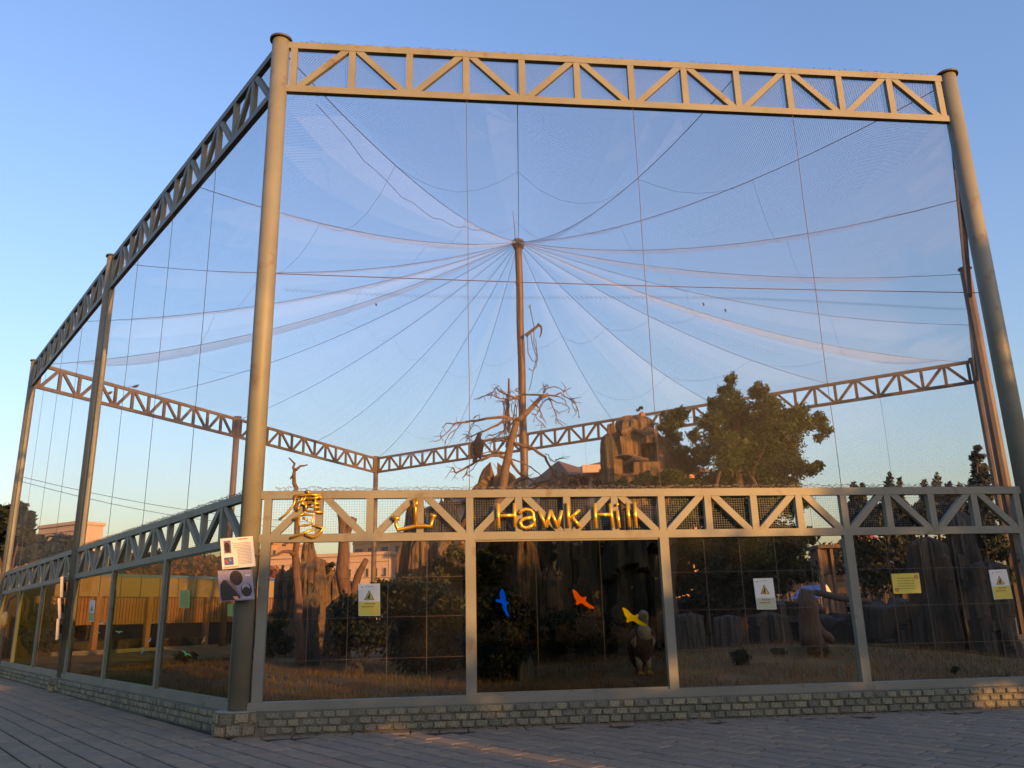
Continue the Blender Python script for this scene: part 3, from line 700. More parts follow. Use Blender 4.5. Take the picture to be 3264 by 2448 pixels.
limbs = [
 ([(1190, 575), (1300, 490), (1420, 360), (1500, 270), (1600, 225)], .17, .10, 0, .3),
 ([(1180, 550), (1050, 525), (900, 530), (720, 560), (600, 570), (490, 590), (380, 610), (290, 600), (240, 655)], .10, .025, 0, -.8),
 ([(1130, 545), (1010, 580), (880, 650), (780, 700), (700, 725), (610, 770), (560, 800)], .085, .02, 0, -.5),
 ([(1150, 580), (1060, 660), (980, 730), (920, 780), (900, 800)], .06, .02, 0, .8),
 ([(990, 700), (920, 745), (850, 750), (800, 775)], .03, .012, .6, .8),
 ([(1140, 855), (1250, 880), (1360, 900), (1450, 960), (1560, 1030), (1600, 1120), (1650, 1200), (1720, 1290), (1850, 1400), (1940, 1440)], .11, .04, 0, -.6),
 ([(1090, 840), (1000, 820), (900, 830), (820, 860)], .07, .02, 0, .4),
 ([(1070, 980), (960, 960), (860, 960), (760, 990), (680, 1010), (570, 1015)], .05, .015, 0, -.5),
 ([(1040, 1040), (960, 1010), (860, 1015), (770, 1060), (660, 1100), (560, 1160), (420, 1235), (400, 1215), (370, 1165)], .10, .035, 0, -.6),
 ([(690, 1110), (640, 1180), (560, 1230), (520, 1280)], .025, .01, -.3, -.5),
 ([(590, 1150), (550, 1220), (520, 1285)], .03, .012, -.4, -.5),
 ([(1130, 1060), (1250, 1100), (1380, 1165), (1480, 1240), (1560, 1330), (1610, 1370)], .05, .018, 0, .5),
 ([(1120, 1080), (1180, 1180), (1260, 1270), (1330, 1290), (1420, 1350), (1480, 1400)], .09, .05, 0, -.4),
 ([(1330, 1290), (1230, 1320), (1130, 1400), (1040, 1450)], .12, .14, -.4, 0),
 ([(1600, 230), (1500, 240), (1380, 235), (1250, 235), (1190, 265), (1090, 300), (980, 285), (880, 235), (800, 235)], .07, .02, .3, -.3),
 ([(1230, 290), (1080, 240), (960, 180), (915, 155)], .07, .03, 0, -.3),
 ([(915, 155), (890, 205), (800, 240), (700, 290), (650, 292)], .035, .012, -.3, -.5),
 ([(880, 210), (870, 250), (850, 285)], .02, .01, -.3, -.3),
 ([(920, 180), (935, 230), (925, 260)], .018, .01, -.3, -.3), ([(985, 145), (1010, 200), (1030, 240)], .025, .015, -.2, -.2),
 ([(1180, 285), (1060, 330), (1025, 365)], .03, .012, 0, -.3), ([(1080, 300), (1000, 320), (975, 335)], .02, .01, 0, -.1),
 ([(1200, 200), (1170, 180), (1200, 145)], .03, .012, 0, 0), ([(1240, 210), (1180, 185)], .03, .02, 0, 0),
 ([(1540, 215), (1590, 150), (1580, 100)], .06, .015, .3, .5), ([(1560, 190), (1560, 130), (1530, 95)], .04, .014, .3, .2),
 ([(1600, 150), (1680, 130), (1750, 150), (1800, 200), (1840, 170), (1890, 145)], .035, .01, .4, .6), ([(1800, 200), (1830, 140)], .02, .008, .5, .6),
 ([(1600, 240), (1700, 240), (1760, 205), (1800, 250), (1870, 290), (1920, 340), (1960, 390), (1990, 450), (1990, 530)], .05, .01, .3, .8),
 ([(1640, 250), (1740, 260), (1820, 310), (1840, 370), (1870, 420), (1850, 470)], .035, .012, .3, .2), ([(1870, 290), (1930, 310), (1950, 340)], .02, .01, .5, .5),
 ([(1900, 330), (1920, 400), (1950, 460)], .02, .008, .5, .6), ([(1830, 380), (1790, 350), (1720, 340), (1600, 280)], .02, .03, .2, .3),
 ([(1600, 280), (1640, 330), (1670, 420), (1700, 510), (1700, 610)], .045, .015, .3, .1), ([(1670, 420), (1720, 450), (1750, 485)], .02, .01, .2, .2),
 ([(1700, 520), (1740, 600), (1790, 635)], .02, .01, .2, .1), ([(1590, 290), (1530, 340), (1490, 400), (1450, 490), (1390, 490)], .04, .012, .3, -.2),
 ([(1440, 360), (1490, 410), (1510, 470), (1495, 530)], .05, .02, .1, -.2), ([(1440, 490), (1450, 540), (1530, 600), (1565, 655)], .025, .01, -.1, -.3),
 ([(1440, 350), (1390, 320), (1370, 300)], .035, .015, 0, 0), ([(1520, 350), (1500, 380)], .02, .02, 0, 0),
 ([(490, 590), (440, 660), (350, 720), (310, 780), (270, 855)], .03, .01, -.5, -.6), ([(400, 610), (330, 690), (240, 770), (210, 815), (150, 835)], .03, .01, -.6, -.8),
 ([(650, 580), (605, 630), (600, 680), (570, 760), (540, 795)], .028, .01, -.4, -.5), ([(720, 560), (720, 490), (640, 525)], .025, .01, -.3, -.3), ([(610, 770), (575, 760), (540, 750)], .02, .01, -.5, -.5),
 ([(1560, 990), (1600, 1000), (1630, 1080), (1690, 1095), (1700, 1060)], .03, .01, -.3, -.3), ([(1000, 1180), (930, 1175)], .018, .01, 0, 0), ([(1640, 1140), (1660, 1290), (1670, 1350)], .015, .01, -.4, -.4),
 ([(940, 990), (910, 900), (900, 830)], .03, .02, 0, 0), ([(1140, 690), (1050, 710), (960, 780)], .03, .012, 0, -.3), ([(960, 940), (1040, 850)], .045, .03, .2, .3), ([(820, 880), (790, 930)], .018, .01, .2, .2),
]
for i, l in enumerate(limbs):
    b = branchy([l], DY, kd, 1350, 1200, M_bark, 'branch', seed=i, rk=.55); adopt(b.build('branch', M_bark, smooth=True), dt)
random.seed(12); tw = MB()
for pts, r0, r1, d0, d1 in limbs:
    P = trace(pts, DY, kd, 1350, 1200, [d0 + (d1 - d0) * k / max(1, len(pts) - 1) for k in range(len(pts))])
    for k in range(len(P) // 2, len(P)):
        for q in range(random.choice((0, 1, 2))):
            d = (P[k] - P[k - 1]).normalized() if k else Vector((1, 0, 0)); a = P[k].lerp(P[max(0, k - 1)], random.random() * .8)
            v = (d * .6 + Vector((random.gauss(0, .6), random.gauss(0, .6), random.gauss(0, .6)))).normalized(); L_ = random.uniform(.18, .5); m1 = a + v * L_ * .5 + Vector((0, 0, random.gauss(0, .05)))
            v2 = (v + Vector((random.gauss(0, .5), random.gauss(0, .5), random.gauss(0, .5)))).normalized(); tw.tube([a, m1, m1 + v2 * L_ * .5], [.012, .009, .006], 4)
            if q: tw.tube([m1, m1 + (v2 + Vector((random.gauss(0, .8), 0, random.gauss(0, .8)))).normalized() * L_ * .4], [.008, .005], 4)
o = adopt(tw.build('twigs', M_bark), dt); o['kind'] = 'stuff'
random.seed(5)
b = MB()
for i in range(16):
    x = random.uniform(1020, 1240); y0_ = random.uniform(230, 420); P = [(x + random.uniform(-18, 18), y0_ + j * random.uniform(60, 110)) for j in range(6)]; b.tube(trace(P, DY + .3, kd, 1350, 1200), .012, 4)
tag(b.build('hanging_twigs', M_barkd), 'tangle of thin dead twigs hanging beside the mast', 'twigs', kind='stuff')
def dead(name, lines, Y, k, x0, y0, label, mat=M_barkd, root=None):
    e = empty('bare_trunk', tuple(FU(x0 + lines[0][0][0][0] * k, y0 + lines[0][0][0][1] * k, Y)), label, 'dead tree')
    for i, l in enumerate(lines):
        b = branchy([l], Y, k, x0, y0, mat, 'x', seed=i + 50); adopt(b.build('trunk' if i == 0 else 'branch', mat, smooth=True), e)
kz = 820 / 2194
M_barkm = MAT('weathered_wood', (.09, .045, .025), (.16, .085, .045), 6, .85, bump=.6, bscale=30, stretch=(3, 3, .5))
dead('a', [([(700, 1650), (690, 1400), (675, 1100), (655, 900), (645, 700), (660, 600), (650, 300), (655, 150), (635, 60), (640, 0)], .115, .04, 0, 0),
           ([(640, 30), (610, 60), (600, 75)], .04, .015, 0, 0), ([(640, 0), (690, -40), (750, -50)], .04, .015, 0, 0), ([(640, 0), (640, -60), (590, -110)], .04, .015, 0, 0),
           ([(640, 720), (600, 690), (540, 690), (440, 730)], .06, .02, 0, -.5), ([(620, 590), (560, 620), (540, 635)], .04, .03, 0, -.3), ([(460, 600), (420, 640), (370, 665)], .03, .015, 0, 0)],
     20, kz, 700, 1500, 'thin bare trunk standing in front of the left crags, its tip above the truss', M_barkm)
dead('b', [([(1110, 1100), (1060, 950), (1050, 800), (1060, 600), (1050, 450), (1030, 360)], .20, .09, 0, 0), ([(1060, 620), (1100, 500), (1150, 400)], .10, .09, 0, 0),
           ([(1130, 1090), (1180, 900), (1250, 760)], .12, .07, 0, -.3)], 21, kz, 700, 1500, 'forked bare trunk right of the left crags, cut off short', M_barkm)
dead('c', [([(1330, 1090), (1290, 800), (1260, 620), (1270, 540)], .24, .13, 0, 0), ([(1340, 880), (1420, 970), (1520, 1040)], .14, .07, 0, 0), ([(1310, 640), (1380, 720), (1460, 750)], .10, .06, 0, 0)],
     16.8, 600 / 1810, 2150, 1700, 'leaning grey tree stump on the right mound', M_barkm)
# ragged log lying from the stump to the right
tag(MB().tube([U(1762, 1280, 18.5), U(1820, 1292, 18.8), U(1880, 1300, 19)], [.07, .08, .06], 8).build('fallen_log', M_barkd, smooth=True), 'dark fallen log lying from the stump to the right behind the third post', 'log')
tag(MB().tube([FU(2035, 1738, 22), FU(2120, 1712, 22), FU(2140, 1700, 22)], [.1, .08, .05], 7).build('broken_branch', M_barkd), 'broken branch jutting over the dark rock behind the middle posts', 'branch')
tag(MB().tube([FU(1410, 1752, 23), FU(1450, 1738, 22.8), FU(1475, 1728, 22.6)], [.05, .06, .06], 6).build('broken_branch', M_bark), 'red lit broken branch leaning on the rock wall beside the first post', 'branch')
tag(MB().tube([FU(1990, 1480, 21.9), FU(2025, 1463, 21.5), FU(2065, 1466, 21.3)], [.05, .08, .05], 7).build('perch_branch', M_bark, smooth=True), 'short pale perch branch sticking out of the rock tower hollow', 'branch')

# ------------------------------------------------------------------ foliage
def leaves(cl, n, size, seed, flat=.6, shell=.5):
    rs = np.random.RandomState(seed); c = np.array([[*p, r] for p, r in cl], dtype=float)
    wgt = c[:, 3] ** 2.2; wgt /= wgt.sum(); ix = rs.choice(len(c), n, p=wgt)
    K = 15; sd = rs.randn(len(c), K, 3); sd /= np.linalg.norm(sd, axis=2)[:, :, None]; sd[:, :, 2] = np.abs(sd[:, :, 2]) * np.where(rs.rand(len(c), K) < .7, 1, -1)
    so_ = sd * (c[:, 3][:, None] * rs.uniform(.35, .92, (len(c), K)))[:, :, None]; sr = c[:, 3][:, None] * rs.uniform(.30, .55, (len(c), K))
    kx = rs.randint(0, K, n); core = rs.rand(n) < .16
    d = rs.randn(n, 3); d /= np.linalg.norm(d, axis=1)[:, None]; rad = rs.rand(n) ** shell * (1 + .5 * rs.rand(n) ** 4)
    off = np.where(core[:, None], 0, so_[ix, kx]); R_ = np.where(core, c[ix, 3] * .8, sr[ix, kx])
    P = c[ix, :3] + off + d * (rad * R_)[:, None] * np.array([1.1, 1.1, .85])
    s = size * rs.uniform(.6, 1.3, n); nr = rs.randn(n, 3); nr[:, 2] *= flat; nr += np.array([0, 0, .4]); nr /= np.linalg.norm(nr, axis=1)[:, None]
    a = np.cross(nr, rs.randn(n, 3)); a /= np.linalg.norm(a, axis=1)[:, None]; b_ = np.cross(nr, a)
    Q = np.zeros((n, 4, 3)); Q[:, 0] = P - a * s[:, None]; Q[:, 1] = P - b_ * s[:, None] * .45; Q[:, 2] = P + a * s[:, None]; Q[:, 3] = P + b_ * s[:, None] * .45
    return Q
def vclumps(L, Y, dj=1.2, seed=1):
    r = random.Random(seed); o = []
    for vx, vy, vr in L:
        y = Y + r.uniform(-dj, dj); p = U(vx, vy, y); o.append(((p.x, p.y, p.z), vr / 1748 * y * .97))
    return o
def tree(name, cl, n, size, mat, label, cat='tree', trunk=None, seed=1, group=None, bark=M_barkd, limbs_to=6, shell=.5):
    base = trunk[0] if trunk else (cl[0][0][0], cl[0][0][1], 0)
    e = empty(name, base, label, cat, group)
    if trunk:
        top = Vector(trunk[1]); b = MB(); b.tube([Vector(base), Vector(base).lerp(top, .5) + Vector((.06, 0, 0)), top], [trunk[2], trunk[2] * .75, trunk[2] * .4], 9); adopt(b.build('trunk', bark, smooth=True), e)
        r = random.Random(seed); b = MB()
        for p, rr in sorted(cl, key=lambda q: -q[1])[:limbs_to]:
            a = Vector(base).lerp(top, r.uniform(.35, .95)); q = Vector(p); b.tube([a, a.lerp(q, .5) + Vector((0, 0, .15 * (q - a).length)), q], [trunk[2] * .4, trunk[2] * .25, trunk[2] * .08], 6)
        adopt(b.build('branch', bark, smooth=True), e)
    adopt(quads('crown', leaves(cl, n, size, seed, shell=shell), mat), e); return e
BT = [(1578, 822, 16), (1575, 850, 26), (1590, 885, 38), (1550, 880, 26), (1640, 850, 24), (1655, 880, 34), (1535, 915, 30), (1600, 930, 60), (1675, 925, 50), (1720, 910, 38), (1765, 912, 26), (1785, 930, 16), (1770, 945, 14), (1640, 975, 62),
      (1700, 970, 40), (1560, 975, 52), (1510, 985, 30), (1480, 1010, 34), (1500, 940, 18), (1455, 905, 28), (1440, 925, 22), (1475, 900, 20), (1455, 950, 22), (1470, 975, 20), (1720, 1010, 30), (1755, 1015, 20), (1768, 1005, 12), (1665, 1035, 48), (1590, 1040, 56), (1520, 1060, 46),
      (1470, 1060, 34), (1710, 1050, 24), (1620, 1100, 60), (1540, 1120, 56), (1470, 1120, 40), (1690, 1100, 44), (1730, 1085, 26), (1600, 1170, 66), (1520, 1190, 56), (1680, 1180, 54), (1470, 1180, 34), (1620, 1240, 60), (1560, 1260, 50), (1690, 1240, 44), (1500, 1270, 44), (1640, 1290, 40), (1730, 1240, 30), (1475, 1240, 26), (1750, 1160, 20), (1450, 1050, 18), (1550, 1300, 40)]
cl = vclumps(BT, 22, 1.0, 3); b0 = U(1600, 1380, 22)
big = tree('broadleaf_tree', [c for c in cl if c[0][2] > 2.8], 110000, .052, M_leaf, 'big bushy olive green tree rising right of the rock tower', trunk=((b0.x, 22, .5), tuple(U(1590, 900, 22)), .2), seed=4, limbs_to=20, shell=.6)
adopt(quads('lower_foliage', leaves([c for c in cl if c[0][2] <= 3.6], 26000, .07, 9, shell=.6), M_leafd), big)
tree('low_shrub', vclumps([(1450, 1030, 22), (1420, 1040, 18), (1380, 1045, 16), (1340, 1046, 13), (1480, 1045, 18), (1395, 1030, 12)], 21.2, .4, 5), 3500, .06, M_leaf, 'low olive shrub growing round the foot of the rock tower', 'shrub', seed=11)
tree('low_shrub', vclumps([(1238, 1046, 12), (1262, 1040, 12), (1290, 1045, 12)], 24, .3, 6), 900, .05, M_leafd, 'tiny grey green shrub between the mast and the rock tower', 'shrub', seed=12)
tree('summit_sprig', vclumps([(1385, 882, 5), (1378, 886, 4), (1432, 895, 7)], 23, .1, 6), 120, .05, M_leafd, 'tiny leafy sprig on the summit of the rock tower', 'plant', seed=13)
def bush(L, Y, n, size, mat, label, seed, name='bush', dj=.6): return tree(name, vclumps(L, Y, dj, seed), n, size, mat, label, 'bush', seed=seed)
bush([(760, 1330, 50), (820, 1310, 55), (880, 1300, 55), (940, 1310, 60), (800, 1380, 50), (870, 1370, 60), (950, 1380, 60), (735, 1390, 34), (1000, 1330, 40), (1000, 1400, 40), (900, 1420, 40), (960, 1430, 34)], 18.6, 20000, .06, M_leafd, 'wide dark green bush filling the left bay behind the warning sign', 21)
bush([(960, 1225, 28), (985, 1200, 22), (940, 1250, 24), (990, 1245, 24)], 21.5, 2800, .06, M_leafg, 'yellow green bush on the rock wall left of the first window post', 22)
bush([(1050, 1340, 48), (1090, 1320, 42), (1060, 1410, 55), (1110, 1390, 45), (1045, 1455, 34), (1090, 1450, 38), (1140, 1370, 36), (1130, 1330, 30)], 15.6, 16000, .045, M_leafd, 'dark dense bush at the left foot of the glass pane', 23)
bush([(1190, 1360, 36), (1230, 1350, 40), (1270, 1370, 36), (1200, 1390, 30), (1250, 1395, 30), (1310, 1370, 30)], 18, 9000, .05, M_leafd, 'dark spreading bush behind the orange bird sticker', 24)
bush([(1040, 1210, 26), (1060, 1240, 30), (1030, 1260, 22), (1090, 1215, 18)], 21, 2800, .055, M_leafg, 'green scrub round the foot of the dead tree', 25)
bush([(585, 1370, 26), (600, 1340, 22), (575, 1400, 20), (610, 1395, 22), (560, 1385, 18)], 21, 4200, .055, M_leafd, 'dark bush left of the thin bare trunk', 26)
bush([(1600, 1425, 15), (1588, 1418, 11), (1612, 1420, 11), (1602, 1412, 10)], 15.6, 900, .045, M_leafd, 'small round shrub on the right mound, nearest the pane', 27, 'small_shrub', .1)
bush([(1682, 1415, 10), (1675, 1408, 8), (1690, 1410, 8)], 16.6, 450, .045, M_leafd, 'smallest shrub in the middle of the right mound', 28, 'small_shrub', .1)
bush([(1765, 1408, 12), (1780, 1405, 11), (1752, 1406, 9)], 16.3, 700, .04, M_leafd, 'small shrub at the foot of the leaning stump', 29, 'small_shrub', .1)
bush([(2060, 1450, 6), (2066, 1446, 5)], 13.8, 160, .03, M_leafd, 'tiny weed near the sill in the last bay', 30, 'small_shrub', .05)
bush([(398, 1420, 12), (415, 1418, 10), (385, 1420, 9)], 21, 600, .05, M_leafd, 'small weed on the grass behind the left glass panes', 31, 'small_shrub', .1)
bush([(705, 1230, 8), (715, 1222, 7), (700, 1218, 6)], 24.2, 160, .07, M_leafg, 'little green sapling on the crag right of the pointed peak', 32, 'sapling', .1)
# grass weeds at the plinth
Q = []; rs = random.Random(3)
for i in range(260):
    s = rs.gauss(3.2, 1.6) if i % 2 else rs.uniform(.3, 12); p = C0 + T * s + N * rs.uniform(.165, .2); hh = rs.uniform(.02, .07)
    a = Vector((rs.gauss(0, .02), rs.gauss(0, .02), 0)); Q.append([(p.x - .004, p.y, 0), (p.x + .004, p.y, 0), (p.x + a.x + .001, p.y + a.y, hh), (p.x + a.x - .001, p.y + a.y, hh)])
tag(quads('dry_weeds', np.array(Q), M_blade), 'dry weeds in the crack along the front stone plinth', 'weeds', kind='stuff')

Q = []
for i in range(520):
    if i % 3: s = rs.uniform(.2, 12.2); o_ = .2 + abs(rs.gauss(0, .12)); p = C0 + T * s + N * o_
    else: p = V2(rs.uniform(-9, 7), rs.uniform(8.6, 12.5))
    if (p - C0).dot(N) < .18 and (p - C0).dot(NL) < .2: continue
    a = rs.uniform(0, 6.28); l = rs.uniform(.012, .03); u = Vector((math.cos(a) * l, math.sin(a) * l, rs.uniform(0, .012))); v = Vector((-math.sin(a) * l * .5, math.cos(a) * l * .5, rs.uniform(-.004, .006))); c = Vector((p.x, p.y, .012)); Q.append([c - u, c - v, c + u, c + v])
tag(quads('fallen_leaves', np.array([[tuple(k) for k in q] for q in Q]), MAT('dry_leaf', (.18, .09, .03), rough=.9, island=.5)), 'scattered dry brown leaves on the paving', 'leaves', kind='stuff')

# ------------------------------------------------------------------ birds
def eagle(base, h, face, name, label, pale, group=None):
    """upright perched bird of prey of height h, facing angle face (radians about z)"""
    e = empty(name, base, label, 'eagle'); e.rotation_euler = (0, 0, face)
    R = lambda L: [(x * h, y * h, z * h) for x, y, z in L]
    b = MB(); b.tube(R([(0, .10, .16), (0, .04, .26), (0, .0, .40), (0, -.02, .55), (0, -.02, .68), (0, -.03, .78), (0, -.06, .86), (0, -.10, .92), (0, -.14, .955), (0, -.15, .975)]), [k * h for k in (.06, .13, .175, .18, .15, .095, .075, .078, .06, .02)], 14)
    b.v = [(x * 1.0, y * .95, z) for x, y, z in b.v]; o = b.build('body', M_eagle, e, True)
    k = MB(); k.tube(R([(0, -.17, .935), (0, -.215, .93), (0, -.24, .90)]), [.026 * h, .018 * h, .003 * h], 8); k.build('beak', M_beak, e)
    for s in (-1, 1):
        w_ = MB(); w_.tube(R([(s * .13, -.03, .70), (s * .17, .02, .58), (s * .165, .07, .42), (s * .12, .13, .26), (s * .06, .17, .12)]), [k_ * h for k_ in (.05, .075, .07, .05, .015)], 8); w_.v = [(x, y * 1.5 - .02 * h, z) for x, y, z in w_.v]; w_.build('wing', M_eagle, e, True)
        g_ = MB(); g_.tube(R([(s * .07, .0, .30), (s * .075, -.01, .18), (s * .075, -.01, .07)]), [.07 * h, .055 * h, .03 * h], 8); g_.build('leg', M_eaglel if pale else M_eagle, e, True)
        f = MB()
        for a in (-.5, 0, .5): f.tube(R([(s * .075, -.01, .06), (s * .075 + .06 * math.sin(a), -.05 * math.cos(a) - .01, .035), (s * .075 + .10 * math.sin(a), -.11 * math.cos(a), .008)]), [.018 * h, .015 * h, .006 * h], 6)
        f.tube(R([(s * .075, 0, .06), (s * .075, .05, .01)]), [.016 * h, .006 * h], 6); f.build('foot', M_beak, e)
        y = MB(); y.tube(R([(s * .052, -.125, .94), (s * .06, -.125, .94)]), .011 * h, 8); y.build('eye', M_blk, e)
    t = MB(); t.prism([Vector(p) for p in R([(-.07, .12, .24), (.07, .12, .24), (.085, .22, -.02), (-.085, .22, -.02)])], (0, .9, .4), .03 * h); t.build('tail', M_eagle, e)
    if pale:
        c = MB(); c.tube(R([(0, -.07, .48), (0, -.085, .58), (0, -.085, .70), (0, -.075, .79)]), [k_ * h for k_ in (.05, .125, .12, .07)], 10); c.build('breast', M_eaglel, e, True)
        c = MB(); c.tube(R([(0, -.05, .79), (0, -.075, .86), (0, -.115, .93), (0, -.15, .97), (0, -.155, .985)]), [k_ * h for k_ in (.10, .092, .09, .072, .03)], 12); c.build('hood', M_eaglel, e, True)
        for s in (-1, 1):
            c = MB(); c.tube(R([(s * .15, -.06, .66), (s * .15, -.04, .52), (s * .11, -.06, .36)]), [.045 * h, .07 * h, .02 * h], 8); c.build('wing_patch', M_eaglel, e, True)
    return e
p = FU(1350 + 700 * kd, 1200 + 1085 * kd, DY - .5); eagle((p.x, p.y, p.z - .02), .95, 2.6, 'perched_eagle', 'brown eagle perched on a limb of the dead tree, seen from behind', False)
ex, ey = 2.15, 14.9; eagle((ex, ey, hgt(ex, ey)), 1.06, .25, 'standing_eagle', 'big pale chested eagle standing on the grass behind the yellow bird sticker', True)
def birdlet(p, s, label, a=0):
    e = empty('small_bird', p, label, 'bird', 'small birds sitting on the net and beams'); e.rotation_euler = (0, 0, a)
    b = MB(); b.tube([(-.09 * s, 0, .05 * s), (-.03 * s, 0, .06 * s), (.03 * s, 0, .085 * s), (.07 * s, 0, .12 * s), (.10 * s, 0, .13 * s)], [.012 * s, .04 * s, .042 * s, .028 * s, .006 * s], 8); b.build('body', M_eagle, e, True)
    t = MB(); t.prism([(-.08 * s, -.02 * s, .055 * s), (-.08 * s, .02 * s, .055 * s), (-.2 * s, .02 * s, .03 * s), (-.2 * s, -.02 * s, .03 * s)], (0, 0, 1), .008); t.build('tail', M_eagle, e)
for (fx, fy, Y, s, lb) in ((431, 1239, 38, 1.6, 'small dark bird on the top chord of the far left beam'), (346, 1261, 37, 1.6, 'small dark bird low in the far left beam, beside the second column')):
    p = FU(fx, fy, Y); birdlet((p.x, p.y, p.z), s, lb, .5)
for (fx, fy, lb) in ((1197, 966, 'tiny dark scrap caught in the net left of the mast'), (2240, 965, 'left of two dark scraps caught on the right net seam'), (2310, 985, 'right of two dark scraps caught on the right net seam')):
    p = FU(fx, fy, 26); tag(MB().tube([p, p + Vector((.03, 0, -.06)), p + Vector((.02, 0, -.12))], [.015, .03, .01], 6).build('net_scrap', M_blk), lb, 'scrap')

# ------------------------------------------------------------------ gold lettering on the lower truss
def strokes(L, k, x0, y0, wd, name, root, off=.085, dp=.07, r=None):
    b = MB(); n3 = Vector((N.x, N.y, 0))
    for pts in L:
        P = []
        for (x, y) in pts:
            s, z = onwall(x0 + x * k, y0 + y * k, C0, C1, off); q = C0 + N * off + T * s; P.append(Vector((q.x, q.y, z)))
        if r: b.tube(P, r, 8)
        else:
            for i in range(len(P) - 1):
                d = (P[i + 1] - P[i]).normalized(); b.bar(P[i] - d * wd * .35, P[i + 1] + d * wd * .35, wd, dp - .0015 * i, n3)
    o = b.build(name, M_gold if root is not None else M_gold2, None, bool(r))
    if root is not None: adopt(o, root)
    return o
kt = .27125
s_, z_ = onwall(1500 + 300 * kt, 1540 + 530 * kt, C0, C1, .075); q = C0 + T * s_
sg = empty('gold_lettering', (q.x, q.y, z_), 'shiny gold English name Hawk Hill fixed across the front lower truss', 'sign')
LT_ = {'H': [[(322, 240), (330, 530)], [(515, 235), (522, 520)], [(330, 385), (515, 378)]],
 'a': [[(577, 362), (598, 322), (650, 307), (708, 318), (735, 352), (745, 430), (752, 515)], [(740, 402), (660, 410), (604, 430), (582, 470), (600, 512), (650, 528), (700, 512), (740, 480)]],
 'w': [[(805, 318), (888, 520)], [(890, 520), (940, 318)], [(942, 318), (1022, 520)], [(1024, 520), (1072, 322)]],
 'k': [[(1140, 230), (1157, 520)], [(1282, 315), (1165, 420)], [(1188, 392), (1292, 520)]],
 'H2': [[(1460, 238), (1475, 532)], [(1640, 240), (1670, 522)], [(1468, 370), (1656, 370)]],
 'i': [[(1722, 318), (1748, 527)], [(1718, 240), (1732, 262)]], 'l': [[(1842, 232), (1868, 515)]], 'l2': [[(1928, 228), (1946, 522)]]}
for kx, L in LT_.items():
    o = strokes(L, kt, 1500, 1540, .03, 'letter', sg, r=.027); o['label'] = 'gold letter ' + kx[0]
ks = 570 / 2212
o = strokes([[(1700, 275), (1722, 380), (1724, 610)], [(1745, 280), (1726, 380)], [(1478, 512), (1488, 600), (1505, 662), (1640, 628), (1722, 608), (1830, 605), (1915, 612), (1945, 492)], [(1440, 505), (1530, 517)], [(1905, 470), (1982, 492)]], ks, 880, 1520, .05, 'gold_character', None, r=.030)
tag(o, 'gold Chinese character for mountain fixed to the lower truss left of the English name', 'sign')
ky = 300 / 2074
o = strokes([[(1085, 290), (1150, 375)], [(830, 418), (1000, 405), (1180, 392), (1400, 405)], [(845, 430), (812, 600), (720, 720), (630, 830), (475, 950)], [(1010, 450), (960, 520), (890, 600)], [(1080, 440), (1020, 510), (975, 590), (1060, 612)], [(920, 640), (895, 750)],
             [(1075, 560), (1070, 760)], [(1110, 490), (1240, 470), (1395, 440)], [(1110, 575), (1385, 590)], [(1110, 655), (1385, 682)], [(1080, 755), (1460, 785)], [(1285, 405), (1270, 760)], [(1400, 410), (1390, 490)],
             [(805, 935), (920, 870), (1050, 780)], [(925, 860), (915, 1080), (1060, 1070), (1200, 1040), (1245, 850), (1100, 830), (940, 850)], [(1000, 905), (1110, 950)], [(740, 1345), (1000, 1250), (1250, 1150)], [(1200, 1085), (1330, 1085), (1455, 1130), (1390, 1220), (1290, 1315), (1220, 1335), (1060, 1275)]], ky, 820, 1520, .028, 'gold_character', None, dp=.06, r=.0195)
tag(o, 'gold calligraphic Chinese character for eagle, leftmost on the lower truss', 'sign')

# ------------------------------------------------------------------ signs and boards
def board(quad, Y, name, label, mat=M_white, th=.012, cat='sign', wallp=None, off=.03):
    """quad: four full-frame points (tl, tr, br, bl); flat board facing the viewer's side of the wall"""
    if wallp:
        A, B = wallp; t = (B - A).normalized(); n = Vector((t.y, -t.x)); P = []
        for x, y in quad: s, z = onwall(x, y, A, B, off); q = A + n * off + t * s; P.append(Vector((q.x, q.y, z)))
    else: P = [FU(x, y, Y) for x, y in quad]; n = None
    nn = (P[1] - P[0]).cross(P[3] - P[0]).normalized()
    if nn.y > 0: nn = -nn
    c = sum(P, Vector()) / 4; e = empty(name, tuple(c), label, cat); adopt(MB().prism([P[0], P[3], P[2], P[1]], nn, th).build('panel', mat), e)
    def pt(u, v, o=.002): return P[0].lerp(P[1], u).lerp(P[3].lerp(P[2], u), v) + nn * o
    return e, pt, nn
def patch(e, pt, nn, pts, mat, name='print', o=.003, th=.002):
    return adopt(MB().prism([pt(u, v, o) for u, v in pts], nn, th).build(name, mat), e)
def rect(u0, v0, u1, v1): return [(u0, v0), (u0, v1), (u1, v1), (u1, v0)]
def lines(e, pt, nn, u0, u1, v0, v1, n, mat, jag=.0, wd=.45, seed=1, gaps=7):
    r = random.Random(seed); b = MB()
    for i in range(n):
        v = v0 + (v1 - v0) * (i + .5) / n; hv = (v1 - v0) / n * wd / 2; u = u0
        while u < u1 - .01:
            du = (u1 - u0) / gaps * r.uniform(.35, .8); b.prism([pt(a, c, .003) for a, c in rect(u, v - hv, min(u + du, u1), v + hv)], nn, .001); u += du + (u1 - u0) / gaps * r.uniform(.1, .3)
    return adopt(b.build('print_lines', mat), e)
